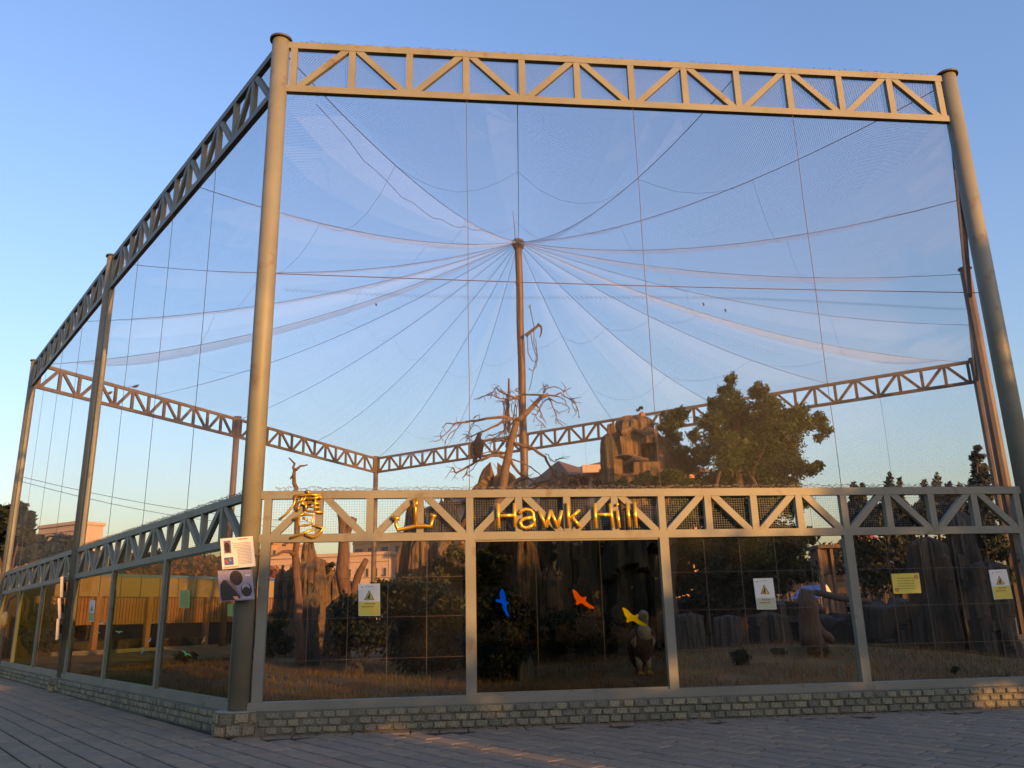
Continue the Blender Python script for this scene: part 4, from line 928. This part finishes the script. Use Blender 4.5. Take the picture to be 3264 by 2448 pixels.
def warning(quad, label, split=.56, w=None, lower=M_yel):
    e, pt, nn = board(quad, 0, 'warning_sign', label, M_white, wallp=(C0, C1))
    patch(e, pt, nn, rect(.02, split, .98, .985), lower, 'lower_band', .002)
    patch(e, pt, nn, [(.5, .2), (.26, .51), (.74, .51)], M_brn, 'warning_triangle', .003); patch(e, pt, nn, [(.5, .26), (.33, .485), (.67, .485)], M_yel, 'triangle_field', .005)
    patch(e, pt, nn, [(.50, .30), (.56, .36), (.53, .40), (.56, .47), (.38, .47), (.45, .38)], M_blk, 'pictogram', .0065)
    patch(e, pt, nn, [(.12 + .04 * math.cos(a) + .05, .105 - .025 * math.sin(a)) for a in np.linspace(0, 2 * PI, 9)[:-1]], M_bteal, 'emblem', .003)
    lines(e, pt, nn, .30, .70, .07, .10, 1, M_gry, seed=2, gaps=5, wd=.6)
    lines(e, pt, nn, .30, .76, split + .04, split + .09, 1, M_brn, seed=3, gaps=4, wd=.75); lines(e, pt, nn, .16, .70, split + .13, split + .18, 1, M_brn, seed=4, gaps=4, wd=.75)
    return e
warning([(1142, 1861), (1211, 1860), (1212, 1963), (1143, 1963)], 'white and yellow warning sign hung in the left bay of the front wall')
warning([(2401, 1844), (2463, 1842), (2476, 1942), (2414, 1943)], 'white warning sign with a brown triangle in the third bay, above the small shrubs', .63, lower=MAT('sign_pale_band', (.40, .39, .24), (.45, .43, .28), 9, .6))
warning([(3152, 1817), (3208, 1814), (3229, 1908), (3170, 1911)], 'white and yellow warning sign at the far right end of the front wall')
e, pt, nn = board([(2841, 1829), (2929, 1826), (2937, 1890), (2850, 1893)], 0, 'notice_sign', 'plain yellow landscape notice in the last bay of the front wall', M_yel, wallp=(C0, C1))
lines(e, pt, nn, .18, .8, .18, .82, 5, M_brn, wd=.25, seed=5, gaps=6)
for cu, cv in ((.88, .2), (.12, .8)): patch(e, pt, nn, [(cu + .07 * math.cos(a), cv + .10 * math.sin(a)) for a in np.linspace(0, -2 * PI, 13)[:-1]], M_red, 'ban_mark'); patch(e, pt, nn, [(cu + .045 * math.cos(a), cv + .065 * math.sin(a)) for a in np.linspace(0, -2 * PI, 13)[:-1]], M_yel, 'ban_field', .005); patch(e, pt, nn, [(cu - .05, cv - .05), (cu - .03, cv - .07), (cu + .05, cv + .05), (cu + .03, cv + .07)], M_red, 'ban_bar', .006)
# two information boards on the near corner column
kb = 200 / 1106; Z5 = lambda x, y: (650 + x * kb, 1650 + y * kb)
e, pt, nn = board([Z5(285, 372), Z5(850, 325), Z5(905, 855), Z5(325, 912)], 11.86, 'information_board', 'white board of text with two small pictures on the near corner column', M_white, th=.03)
patch(e, pt, nn, rect(.10, .08, .32, .50), M_pur, 'picture'); patch(e, pt, nn, [(.12, .2), (.13, .42), (.18, .47), (.27, .46), (.29, .25), (.24, .15), (.16, .14)], M_dkf, 'picture_bird', .005)
patch(e, pt, nn, rect(.08, .63, .36, .88), M_blu, 'picture'); patch(e, pt, nn, [(.12, .68), (.10, .76), (.16, .84), (.22, .82), (.17, .74)], M_red, 'picture_map', .005); patch(e, pt, nn, [(.26, .66), (.22, .72), (.28, .78), (.33, .70)], M_red, 'picture_map', .005); patch(e, pt, nn, [(.22, .70), (.24, .76), (.29, .73)], M_bgrn, 'picture_map', .0065)
patch(e, pt, nn, rect(.04, .93, .5, .975), M_org, 'colour_strip'); lines(e, pt, nn, .50, .93, .17, .90, 15, M_gry, wd=.35, seed=8, gaps=9); lines(e, pt, nn, .38, .50, .16, .36, 3, M_gry, wd=.3, seed=9, gaps=4); lines(e, pt, nn, .56, .86, .045, .09, 1, M_brn, wd=.8, seed=10, gaps=5)
e, pt, nn = board([Z5(240, 935), Z5(838, 918), Z5(888, 1440), Z5(290, 1478)], 11.84, 'information_board', 'lilac board picturing three bird heads on the near corner column', M_lil, th=.03)
circ = lambda cu, cv, ru, rv, a0=0, a1=2 * PI, n=16: [(cu + ru * math.cos(a), cv + rv * math.sin(a)) for a in np.linspace(a0, a1, n, endpoint=False)][::-1]
patch(e, pt, nn, circ(.53, .26, .19, .25), M_dkf, 'picture_bird'); patch(e, pt, nn, [(.14, .32), (.04, .45), (.03, .80), (.05, .98), (.46, .98), (.60, .93), (.60, .80), (.48, .62), (.36, .42), (.26, .30)], M_blk, 'picture_bird', .005)
M_pbr = MAT('print_brown_head', (.16, .10, .08), (.24, .16, .13), 30, .6)
patch(e, pt, nn, [(.20, .31), (.30, .45), (.46, .66), (.60, .90), (.58, .76), (.47, .50), (.33, .34)], M_pbr, 'picture_head', .0065); patch(e, pt, nn, circ(.80, .66, .16, .23), M_dkf, 'picture_bird', .005); patch(e, pt, nn, circ(.79, .60, .12, .16), MAT('print_pale_head', (.26, .24, .27), (.34, .32, .36), 30, .6), 'picture_head', .0065); patch(e, pt, nn, circ(.80, .72, .12, .15), M_dkf, 'picture_bird', .008)
patch(e, pt, nn, [(.38, .86), (.44, .97), (.56, .97), (.52, .86)], M_org, 'picture_beak', .008); lines(e, pt, nn, .80, .94, .15, .21, 1, M_white, wd=.8, seed=3, gaps=2); lines(e, pt, nn, .68, .95, .90, .94, 1, M_white, wd=.6, seed=6, gaps=4)
for fy in (1766, 1872): b = MB(); b.bar(FU(795, fy, 12.0), FU(828, fy + 1, 12.0), .02, .03, (0, 1, 0)); part(b, 'bracket', M_steel)
# three boards seen edge on at the second column
for (fx, fy, lean, lb) in ((202, 1872, .10, 'topmost'), (195, 1940, .16, 'middle'), (189, 2005, .06, 'lowest')):
    p = FU(fx, fy, L1.y - .35); e = empty('information_board', tuple(p), f'{lb} of three boards seen edge on at the second column', 'sign')
    hx = Vector((.30, -.87, 0)).normalized(); up = Vector((-lean, 0, 1)).normalized(); b = MB(); b.box(p, hx * .23, up * .24, hx.cross(up).normalized() * .03); adopt(b.build('panel', MAT('board_' + lb, (.30, .28, .27), (.42, .38, .34), 10, .5)), e)
    b = MB(); c = p + hx.cross(up).normalized() * -.033; b.box(c, hx * .15, up * .10, hx.cross(up).normalized() * .002); adopt(b.build('picture', M_dkf), e)
    b = MB(); b.bar(p + Vector((.1, .02, 0)), Vector((L1.x, L1.y, p.z)), .025, .03, (0, 1, 0)); adopt(b.build('bracket', M_steel), e)
# paper notices behind the left panes
k7 = 480 / 1448; Z7 = lambda x, y: (300 + x * k7, 1700 + y * k7)
e, pt, nn = board([Z7(822, 548), Z7(920, 540), Z7(915, 720), Z7(820, 712)], 0, 'green_notice', 'faded green notice sheet on the left glass wall', M_pgr, th=.006, wallp=(L1, C0), off=.02); lines(e, pt, nn, .2, .8, .15, .9, 7, M_brn, wd=.2, seed=4, gaps=5)
e, pt, nn = board([Z7(1283, 680), Z7(1336, 675), Z7(1332, 800), Z7(1282, 795)], 0, 'green_notice', 'small green notice half hidden behind the near corner column', M_pgr, th=.006, wallp=(L1, C0), off=.02)
e, pt, nn = board([(287, 1913), (303, 1914), (297, 1983), (281, 1980)], 0, 'warning_sign', 'narrow white warning sign on the left glass wall by the second column', M_white, th=.006, wallp=(L1, C0), off=.02)
patch(e, pt, nn, [(.5, .2), (.25, .5), (.75, .5)], M_brn, 'warning_triangle'); patch(e, pt, nn, rect(.03, .58, .97, .97), M_pgr, 'lower_band')
# bird stickers
def sticker(poly, k, x0, y0, mat, label, wallp=(C0, C1), off=.012):
    A, B = wallp; t = (B - A).normalized(); n = Vector((t.y, -t.x)); P = []
    for x, y in poly: s, z = onwall(x0 + x * k, y0 + y * k, A, B, off); q = A + n * off + t * s; P.append(Vector((q.x, q.y, z)))
    tag(MB().prism(P[::-1], Vector((n.x, n.y, 0)), .002).build('bird_sticker', mat), label, 'sticker', None)
YB = [(395, 415), (425, 412), (480, 450), (520, 495), (560, 525), (600, 528), (622, 508), (645, 530), (628, 552), (632, 585), (700, 630), (775, 672), (768, 695), (690, 683), (620, 652), (560, 612), (515, 618), (480, 640), (452, 618), (470, 585), (430, 520)]
kk = 300 / 1422
sticker(YB, kk, 1900, 1850, M_byel, 'yellow bird sticker lowest on the dark glass pane')
OB = [((x - 395) * .5 + 978 / (.3315 / .3315), (y - 412) * .66 + 540) for x, y in YB]
sticker([(x * 1.12 - 118, y) for x, y in OB], 650 / 1961, 1500, 1700, M_borg, 'orange bird sticker in the middle of the dark glass pane')
sticker([(300, 530), (325, 560), (338, 620), (340, 650), (368, 668), (345, 690), (350, 735), (374, 805), (345, 790), (315, 730), (300, 675), (262, 662), (243, 655), (243, 632), (285, 636), (278, 575)], 650 / 1961, 1500, 1700, M_bblue, 'blue upright bird sticker at the left of the dark glass pane')
def small_bird_poly(cx, cy, s, rot, sq=1):
    B = [(-1, -.1), (-.4, -.25), (0, -.15), (.4, -.3), (1, -.1), (.4, -.05), (.12, .1), (.1, .3), (-.1, .3), (-.12, .1), (-.4, 0)]
    return [(cx + s * sq * (x * math.cos(rot) - y * math.sin(rot)), cy + s * (x * math.sin(rot) + y * math.cos(rot))) for x, y in B]
for cx, cy, s, rot, mat, lb in ((240, 950, 42, .05, M_bgrn, 'green bird sticker in the tinted left pane'), (535, 1030, 34, -.9, M_bwht, 'white tilted bird sticker near the left window post'), (470, 1130, 45, -1.2, M_bteal, 'dull teal bird sticker low in the tinted left pane'),
     (700, 1055, 50, -.85, M_borg, 'orange tilted bird sticker right of the left window post'), (1055, 1030, 40, -1.05, M_bam, 'amber tilted bird sticker right of the pale pavilion post'), (885, 1160, 60, .55, M_bgrn, 'long green bird sticker low in the nearest left pane'), (28, 962, 34, -.1, M_bam, 'amber bird sticker in the pane beside the second column'), (75, 865, 40, -.4, M_bwht, 'white bird sticker beside the double window post on the left')):
    sticker(small_bird_poly(cx, cy, s, rot), k7, 300, 1700, mat, lb, (L1, C0))
# orange globe lamp far left
p = FU(16, 1970, 27); e = empty('globe_lamp', tuple(p), 'glowing orange lamp cover at the far left edge', 'lamp'); adopt(MB().tube([p + Vector((0, 0, -.3)), p + Vector((0, 0, -.15)), p + Vector((0, 0, .1)), p + Vector((0, 0, .2))], [.05, .09, .085, .03], 12).build('cover', M_lamp, smooth=True), e); adopt(MB().tube([(p.x, p.y, 0), (p.x, p.y, p.z - .3)], .05, 8).build('stem', M_steel2), e); adopt(MB().tube([p + Vector((0, 0, .2)), p + Vector((.05, 0, .55)), p + Vector((.25, 0, .7))], .025, 6).build('hood_arm', M_cap), e)

# ------------------------------------------------------------------ pavilion behind the left wall
pa, pb_ = U(120, 1250, 37.5), U(760, 1292, 53); PA, PB = V2(pa.x, 37.5), V2(pb_.x, 53)
pt_ = (PB - PA).normalized(); pn = Vector((pt_.y, -pt_.x)); PL = (PB - PA).length
ztop = U(203, 1247, 40).z; zf = U(203, 1290, 40).z; zs = U(203, 1350, 40).z
pv = empty('pavilion', (PA.x, PA.y, 0), 'long open pavilion with orange slatted front and pale fascia beyond the left wall', 'pavilion')
def pbox(s0, s1, o0, o1, z0, z1, name, mat, root=pv):
    b = MB(); c = PA + pt_ * (s0 + s1) / 2 + pn * (o0 + o1) / 2; b.box((c.x, c.y, (z0 + z1) / 2), Vector((pt_.x, pt_.y, 0)) * (s1 - s0) / 2, Vector((pn.x, pn.y, 0)) * (o1 - o0) / 2, (0, 0, (z1 - z0) / 2)); return adopt(b.build(name, mat), root)
n = int(PL / 1.0)
for i in range(n): pbox(i * PL / n + .02, (i + 1) * PL / n - .02, 0, .06, zf, ztop, 'fascia_panel', M_fasc)
pbox(0, PL, -5, -.01, ztop - .12, ztop + .02, 'roof', M_roofb); pbox(-.1, PL + .1, -.05, .12, ztop, ztop + .12, 'roof_edge', M_bluer)
pbox(0, PL, -.06, -.01, zf - .05, zf + .02, 'beam', M_roofb)
ns = int(PL / .16)
me_s = None
for i in range(ns):
    c = PA + pt_ * ((i + .5) * PL / ns) + pn * -.04
    if i < 298:
        if me_s is None: o = MB().abox(-.045, .045, -.02, .02, 0, zf - zs - .03).build('slat', M_slat); me_s = o.data
        else: o = bpy.data.objects.new('slat', me_s); COL.objects.link(o)
        adopt(o, pv); o.location = (c.x, c.y, zs); o.rotation_euler = (0, 0, math.atan2(pt_.y, pt_.x))
pbox(0, PL, -.12, -.08, zs, zf, 'backing', M_slat)
for vx in (60, 180, 291, 423, 520, 640):
    Yv = 40 + (46 - 40) * (vx - 203) / 297; q = U(vx, 1400, Yv); s = (V2(q.x, q.y) - PA).dot(pt_); pbox(s - .12, s + .12, .0, .22, 0, zf, 'post', M_slat)
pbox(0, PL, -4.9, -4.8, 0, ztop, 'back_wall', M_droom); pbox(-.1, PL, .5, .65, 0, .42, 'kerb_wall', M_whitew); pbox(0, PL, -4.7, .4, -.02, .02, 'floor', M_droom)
random.seed(8)
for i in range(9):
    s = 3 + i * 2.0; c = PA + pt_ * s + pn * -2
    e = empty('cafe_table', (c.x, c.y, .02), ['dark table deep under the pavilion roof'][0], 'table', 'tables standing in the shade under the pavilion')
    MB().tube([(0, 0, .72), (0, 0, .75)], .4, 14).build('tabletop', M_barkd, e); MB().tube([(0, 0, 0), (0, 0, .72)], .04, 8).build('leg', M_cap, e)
# red and green shrubs on and behind the pavilion
tree('red_leaved_hedge', vclumps([(x, 1228 + 8 * math.sin(x), 32) for x in range(380, 560, 22)] + [(x, 1250, 26) for x in range(300, 600, 24)], 56, 1.5, 4), 5200, .26, M_leafr, 'autumn red and orange shrubs above the pavilion roof', 'shrubs', seed=41)
tree('green_hedge', vclumps([(x, 1222 + 9 * math.sin(x * .7), 28) for x in range(150, 380, 20)] + [(x, 1250, 26) for x in range(120, 560, 24)], 60, 2, 5), 5600, .28, M_leafd, 'long green treetop band behind the pavilion roof', 'trees', seed=42)
tree('green_hedge', vclumps([(x, 1185 + 12 * math.sin(x), 20) for x in range(60, 160, 14)] + [(x, 1205, 24) for x in range(20, 170, 18)], 52, 2, 5), 3600, .22, M_leafd, 'green trees in front of the far left salmon building', 'trees', seed=43)
tree('feathery_tree', vclumps([(12, 1112, 24), (40, 1108, 22), (58, 1120, 18), (18, 1140, 26), (45, 1148, 24), (0, 1165, 30), (30, 1180, 26), (-30, 1130, 36), (66, 1160, 16)], 36, 1.2, 6), 2600, .20, M_leafd, 'feathery dark tree at the far left edge beyond the cage', trunk=((U(10, 1400, 36).x, 36, 0), tuple(U(12, 1130, 36)), .16), seed=44)
tree('shrub', vclumps([(100, 1330, 34), (120, 1370, 30), (90, 1390, 28), (60, 1360, 24)], 33, .8, 6), 2600, .12, M_leafd, 'dark green shrub behind the far left panes', 'shrub', seed=45)

# ------------------------------------------------------------------ buildings far behind
def facade(A, B, z1, name, label, wallm, floors, nbay, depth=14, z0=0, roof=None, win=(.5, .55), eave=.5, top_blank=.6, cat='building', hip=2.2):
    t = (B - A).normalized(); n = Vector((t.y, -t.x)); L = (B - A).length; e = empty(name, (A.x, A.y, 0), label, cat)
    def bx(s0, s1, o0, o1, za, zb, nm, mt, par=e):
        b = MB(); c = A + t * (s0 + s1) / 2 + n * (o0 + o1) / 2; b.box((c.x, c.y, (za + zb) / 2), Vector((t.x, t.y, 0)) * (s1 - s0) / 2, Vector((n.x, n.y, 0)) * (o1 - o0) / 2, (0, 0, (zb - za) / 2)); o = b.build(nm, mt)
        if par is e: adopt(o, e)
        else: o.parent = par
        return o
    w_ = bx(0, L, -depth, 0, z0, z1, 'wall', wallm)
    fh = (z1 - z0 - top_blank) / floors; bw = L / nbay
    for f in range(floors):
        for k in range(nbay):
            s = (k + .5) * bw; za = z0 + fh * f + fh * (1 - win[1]) / 2
            wf = bx(s - bw * win[0] / 2 - .08, s + bw * win[0] / 2 + .08, .0, .10, za - .08, za + fh * win[1] + .08, 'window', wallm)
            bx(s - bw * win[0] / 2, s + bw * win[0] / 2, .09, .112, za, za + fh * win[1], 'pane', M_win, wf)
    for f in range(1, floors + 1): bx(-.05, L + .05, .0, .14, z0 + fh * f - .09, z0 + fh * f + .09, 'ledge', wallm)
    if roof:
        b = MB(); c = [A - t * eave + n * eave, B + t * eave + n * eave, B + t * eave - n * (depth + eave), A - t * eave - n * (depth + eave)]
        r1, r2 = A + t * min(L * .3, depth * .5) - n * depth / 2, B - t * min(L * .3, depth * .5) - n * depth / 2
        b.v = [(p.x, p.y, z1) for p in c] + [(p.x, p.y, z1 + .25) for p in c] + [(r1.x, r1.y, z1 + hip), (r2.x, r2.y, z1 + hip)]
        b.f = [(3, 2, 1, 0), (0, 1, 5, 4), (1, 2, 6, 5), (2, 3, 7, 6), (3, 0, 4, 7), (4, 5, 9, 8), (5, 6, 9), (6, 7, 8, 9), (7, 4, 8)]; adopt(b.build('roof', roof), e)
    else: bx(-.15, L + .15, -depth - .15, .2, z1, z1 + .35, 'parapet', wallm)
    return e, bx, L
def XY(vx, Y): q = U(vx, 1330, Y); return V2(q.x, Y)
zz = U(1240, 1042, 72).z
e, bx, L = facade(XY(925, 92), XY(1400, 65.6), U(1240, 1045, 74).z, 'hotel_building', 'large orange lit building with brown eaves and tall windows behind the dead tree', M_orangew, 4, 18, depth=7, roof=M_roofb, win=(.42, .62), eave=.9, hip=2.0)
for k in range(19): bx(k * L / 18 - .22, k * L / 18 + .22, .0, .26, 0, U(1240, 1045, 74).z - .01, 'pilaster', M_cream)
q = XY(1240, 73); 
b = MB(); zt = U(1240, 1045, 74).z; c = A0 = XY(1238, 73.2)
t = (XY(1500, 60) - XY(925, 92)).normalized(); n = Vector((t.y, -t.x))
for sx, mt, z0_, z1_, nm in ((2.4, M_orangew, 0, zt + .1, 'gabled_bay'),):
    b = MB(); b.box((c.x + n.x * .6, c.y + n.y * .6, (z0_ + z1_) / 2), Vector((t.x, t.y, 0)) * sx, Vector((n.x, n.y, 0)) * 1.0, (0, 0, (z1_ - z0_) / 2)); adopt(b.build(nm, mt), e)
b = MB(); cc = [c + t * a * 3.0 + n * o for a, o in ((-1, 2.1), (1, 2.1), (1, -3), (-1, -3))]; b.v = [(p.x, p.y, zt + .12) for p in cc] + [(c.x + n.x * 1.0, c.y + n.y * 1.0, zt + 1.9)]; b.f = [(3, 2, 1, 0), (0, 1, 4), (1, 2, 4), (2, 3, 4), (3, 0, 4)]; adopt(b.build('gable_roof', M_roofb), e)
c = XY(1300, 68); b = MB(); b.abox(c.x - 1.0, c.x + 1.0, 68, 70, zt, U(1300, 1003, 68).z); adopt(b.build('chimney', M_salm), e)
facade(XY(758, 104), XY(876, 100), U(815, 1160, 102).z, 'block_building', 'orange lit block with grey windows seen under the lower truss', M_orangew, 4, 4, win=(.55, .5))
facade(XY(540, 96), XY(840, 92), U(690, 1204, 94).z, 'office_building', 'long pale pink building low behind the left crags', M_salm, 3, 16, win=(.3, .35))
facade(XY(520, 84), XY(640, 83), U(580, 1236, 83).z, 'white_house', 'white wall with two small square windows left of the crags', M_cream, 2, 6, win=(.28, .35), top_blank=1.2)
facade(XY(566, 110), XY(592, 110), U(580, 1165, 110).z, 'tower_block', 'small bright orange block just above the pink building', M_orangew, 3, 2)
facade(XY(60, 96), XY(146, 92), U(100, 1138, 94).z, 'salmon_building', 'salmon office building behind the far left net', M_salm, 5, 7, win=(.7, .18), depth=3)
facade(XY(-60, 70), XY(40, 66), U(0, 1200, 68).z, 'salmon_building', 'low orange wall at the far left frame edge', M_orangew, 2, 4)
facade(XY(146, 98), XY(520, 92), U(330, 1216, 95).z, 'grey_building', 'low grey building just above the hedge behind the left net', M_cream, 2, 18, win=(.3, .35), depth=4)
e, bx, L = facade(XY(1690, 52), XY(2010, 46), U(1840, 1238, 50).z, 'brick_house', 'low orange house with grey posts and white sills at right', M_orangew, 1, 9, win=(.55, .45), roof=M_roofb, hip=1.2, top_blank=.3, depth=8)
for k in range(10): bx(k * L / 9 - .14, k * L / 9 + .14, .9, 1.18, 0, U(1840, 1240, 50).z, 'post', M_steel2)
q = U(1780, 1288, 40); te = empty('tent', (q.x, 40, 0), 'small tent with blue side and white front beyond the stump', 'tent')
zt0, zt1 = q.z - .05, U(1775, 1262, 40).z; x0 = U(1752, 1288, 40).x; x1 = U(1772, 1288, 40).x; x2 = U(1803, 1288, 40).x; xa = U(1785, 1262, 40).x
adopt(MB().prism([(x1, 40, zt0), (x2, 40, zt0), (xa, 40, zt1)], (0, -1, 0), .03).build('front_sheet', M_tentw), te); b = MB(); b.face([(x1, 40, zt0), (xa, 40, zt1), (x0 + .5, 42.5, zt1), (x0 - .2, 42.5, zt0)]); adopt(b.build('roof_sheet', M_bluer), te)
adopt(MB().tube([(x2, 40, 0), (x2, 40, zt0)], .05, 6).build('pole', M_cap), te); adopt(MB().tube([(x1, 40, 0), (x1, 40, zt0)], .05, 6).build('pole', M_cap), te)
sh = empty('watch_hut', tuple(U(1790, 1300, 30)), 'small wooden nesting hut on posts behind the third window post', 'hut'); q0 = U(1770, 1185, 30); q1 = U(1800, 1240, 30)
adopt(MB().abox(q0.x, q1.x, 30, 31, q1.z, q0.z).build('box', M_barkd), sh); adopt(MB().abox(q1.x - .05, q1.x + .05, 29.9, 30.05, 0, q0.z + .1).build('post', M_bark), sh); adopt(MB().abox(q0.x - .12, q1.x + .3, 29.8, 31.2, q0.z, q0.z + .12).build('roof', M_barkd), sh); adopt(MB().abox(q0.x - .1, q0.x + .02, 29.9, 30.05, 0, q0.z).build('post', M_bark), sh)
for (vx0, vx1, vy0, vy1, Y, lb) in ((1858, 1890, 1148, 1164, 120, 'red roofed far house seen under the lower truss at right'), (1555, 1575, 1168, 1190, 90, 'tiny red roofed far house behind the big tree')):
    a, c = U(vx0, vy0, Y), U(vx1, vy1, Y); e = empty('far_house', (a.x, Y, 0), lb, 'house'); adopt(MB().abox(a.x, c.x, Y, Y + 8, 0, c.z).build('wall', M_cream), e); b = MB(); b.v = [(a.x - .5, Y - .5, c.z), (c.x + .5, Y - .5, c.z), (c.x + .5, Y + 8.5, c.z), (a.x - .5, Y + 8.5, c.z), (a.x, Y + 4, a.z + .5), (c.x, Y + 4, a.z + .5)]; b.f = [(0, 1, 5, 4), (1, 2, 5), (2, 3, 4, 5), (3, 0, 4), (3, 2, 1, 0)]; adopt(b.build('roof', M_redr), e)
# trees beyond on the right
def spire(vx, vtop, vbase, w, Y, mat, label, seed, n=2600, size=.10):
    L = []; k = 13
    for i in range(k): f = i / (k - 1); L.append((vx + (4 * math.sin(seed * 1.7 + i * 2.3)) * f + (6 * math.cos(seed + i)) * f * f, vtop + (vbase - vtop) * f, 4.2 + w * .9 * f ** .7))
    p = U(vx, vbase, Y); return tree('spiky_tree', vclumps(L, Y, .4, seed), n, size, mat, label, trunk=((p.x, Y, 0), (p.x, Y, p.z + .5), .12), seed=seed, group='spiky trees behind the right bays')
for i, (vx, vt, wd) in enumerate(((1845, 1044, 9), (1863, 1048, 7), (1922, 1024, 12), (1944, 1036, 8), (1996, 1040, 9), (2024, 1024, 15), (2050, 1044, 9), (2072, 1046, 9))):
    spire(vx, vt, 1135, wd * 1.5, 34 + i % 3, M_leafg, 'pointed young treetop showing above the right end of the lower truss', 60 + i)
tree('broadleaf_tree', vclumps([(1868 + 22 * i, 1118 + 12 * math.sin(i * 1.7), 34) for i in range(12)] + [(1870 + 25 * i, 1190, 34) for i in range(12)] + [(1880 + 30 * i, 1250, 34) for i in range(10)], 31, 1.5, 7), 16000, .11, M_leafd, 'dark tree mass behind the right end of the lower truss', seed=71)
tree('broadleaf_tree', vclumps([(1780 + 22 * i, 1200 + 9 * math.sin(i * 2.1), 26) for i in range(5)] + [(1750 + 25 * i, 1225, 20) for i in range(6)], 44, 1.5, 7), 3600, .17, M_leafg, 'green tree in front of the orange house at right', seed=72)
tree('columnar_tree', vclumps([(2112, 968, 8), (2110, 990, 15), (2114, 1015, 20), (2118, 1045, 24), (2116, 1080, 26), (2122, 1120, 30), (2130, 1160, 30)], 30, .5, 7), 5200, .10, M_leafd, 'tall narrow dark tree just left of the right hand column', trunk=((U(2120, 1300, 30).x, 30, 0), tuple(U(2115, 1000, 30)), .13), seed=73)
# power lines beyond the left wall
for (a, c, lb) in (((70, 1520), (1000, 1665), 'upper'), ((70, 1535), (900, 1680), 'lower')):
    A_, B_ = FU(*a, 60), FU(*c, 75); tag(MB().tube([A_.lerp(B_, i / 10) - Vector((0, 0, .6 * 4 * i / 10 * (1 - i / 10))) for i in range(11)], .02, 4).build('power_line', M_cable), f'{lb} of two thin power lines crossing the sky behind the left net', 'cable')

# ------------------------------------------------------------------ the park trees behind the viewer that shade the plaza
S2 = V2(SUN_X, SUN_Y).normalized(); Q2 = V2(-S2.y, S2.x)
def shade(q, s, zt, r, seed, label, dens=1.0):
    c = Q2 * q + S2 * s; cl = []; rr = random.Random(seed)
    for k in range(26):
        a = rr.uniform(0, 2 * PI); d = r * math.sqrt(rr.random()); z = rr.uniform(.9, zt - .7); cl.append(((c.x + math.cos(a) * d, c.y + math.sin(a) * d, z), rr.uniform(.8, 1.25)))
    for k in range(10):
        a = rr.uniform(0, 2 * PI); d = r * .8 * math.sqrt(rr.random()); cl.append(((c.x + math.cos(a) * d, c.y + math.sin(a) * d, zt - .7 + rr.uniform(-.5, .3)), rr.uniform(.5, .8)))
    pk = tree('park_tree', cl, int(5200 * dens), .22, M_leafd, label, trunk=((c.x, c.y, 0), (c.x, c.y, zt - 1), .18), seed=seed, group='park trees behind the viewer', shell=.4)
    cr = [c_ for c_ in pk.children if c_.name.startswith('crown')][0]; me = cr.data; n = len(me.vertices); V = np.zeros(n * 3); me.vertices.foreach_get('co', V); V = V.reshape(-1, 4, 3)
    M_ = V.mean(1); qq = M_[:, 0] * Q2.x + M_[:, 1] * Q2.y; ss = M_[:, 0] * S2.x + M_[:, 1] * S2.y; tg = math.tan(SUN_EL)
    z1_ = M_[:, 2] - tg * (ss + 8.5); z2_ = M_[:, 2] - tg * (ss + 5.6)
    bad = ((np.abs(qq - 6.45) < .24) & (z1_ > -.7) & (z1_ < .38)) | ((np.abs(qq - 14.1) < .36) & (z2_ > -.12) & (z2_ < .36))  # leaves cut out of the crowns so sun streaks reach paving and plinth
    if bad.any():
        V = V[~bad]; old = cr; o = quads('crown', V, M_leafd); adopt(o, pk); bpy.data.objects.remove(old)
PROF = [(-34, 9.5), (-29, 9), (-24, 9), (-19.5, 8.6), (-15, 8.4), (-10.5, 8.3), (-6.5, 8.2), (-2.5, 8.2), (1.2, 8.0), (4.2, 7.2), (7.2, 5.5), (9.6, 5.3), (12.2, 6.7), (14.8, 8.6), (17.5, 9.2), (20.5, 8.8), (24, 9), (29, 9)]
for i, (q, z) in enumerate(PROF): shade(q, 25 + 2.0 * math.sin(i * 1.9), z + .75, 2.6, 100 + i, 'dense green park tree on the far side of the plaza, behind the viewer')
c_ = 14.9
for k, zz_ in enumerate((12.6, 10.8)): shade(c_ + k * 1.1, 27, zz_, .95, 300 + k, ('tallest slim green park tree on the far side of the plaza, behind the viewer', 'second tallest slim park tree on the far side of the plaza, behind the viewer')[k], .62)
for i, q in enumerate(range(-36, 32, 5)): shade(q, 31 + 1.5 * math.sin(i), 6.4, 3.0, 200 + i, 'dense green park tree on the far side of the plaza, behind the viewer')
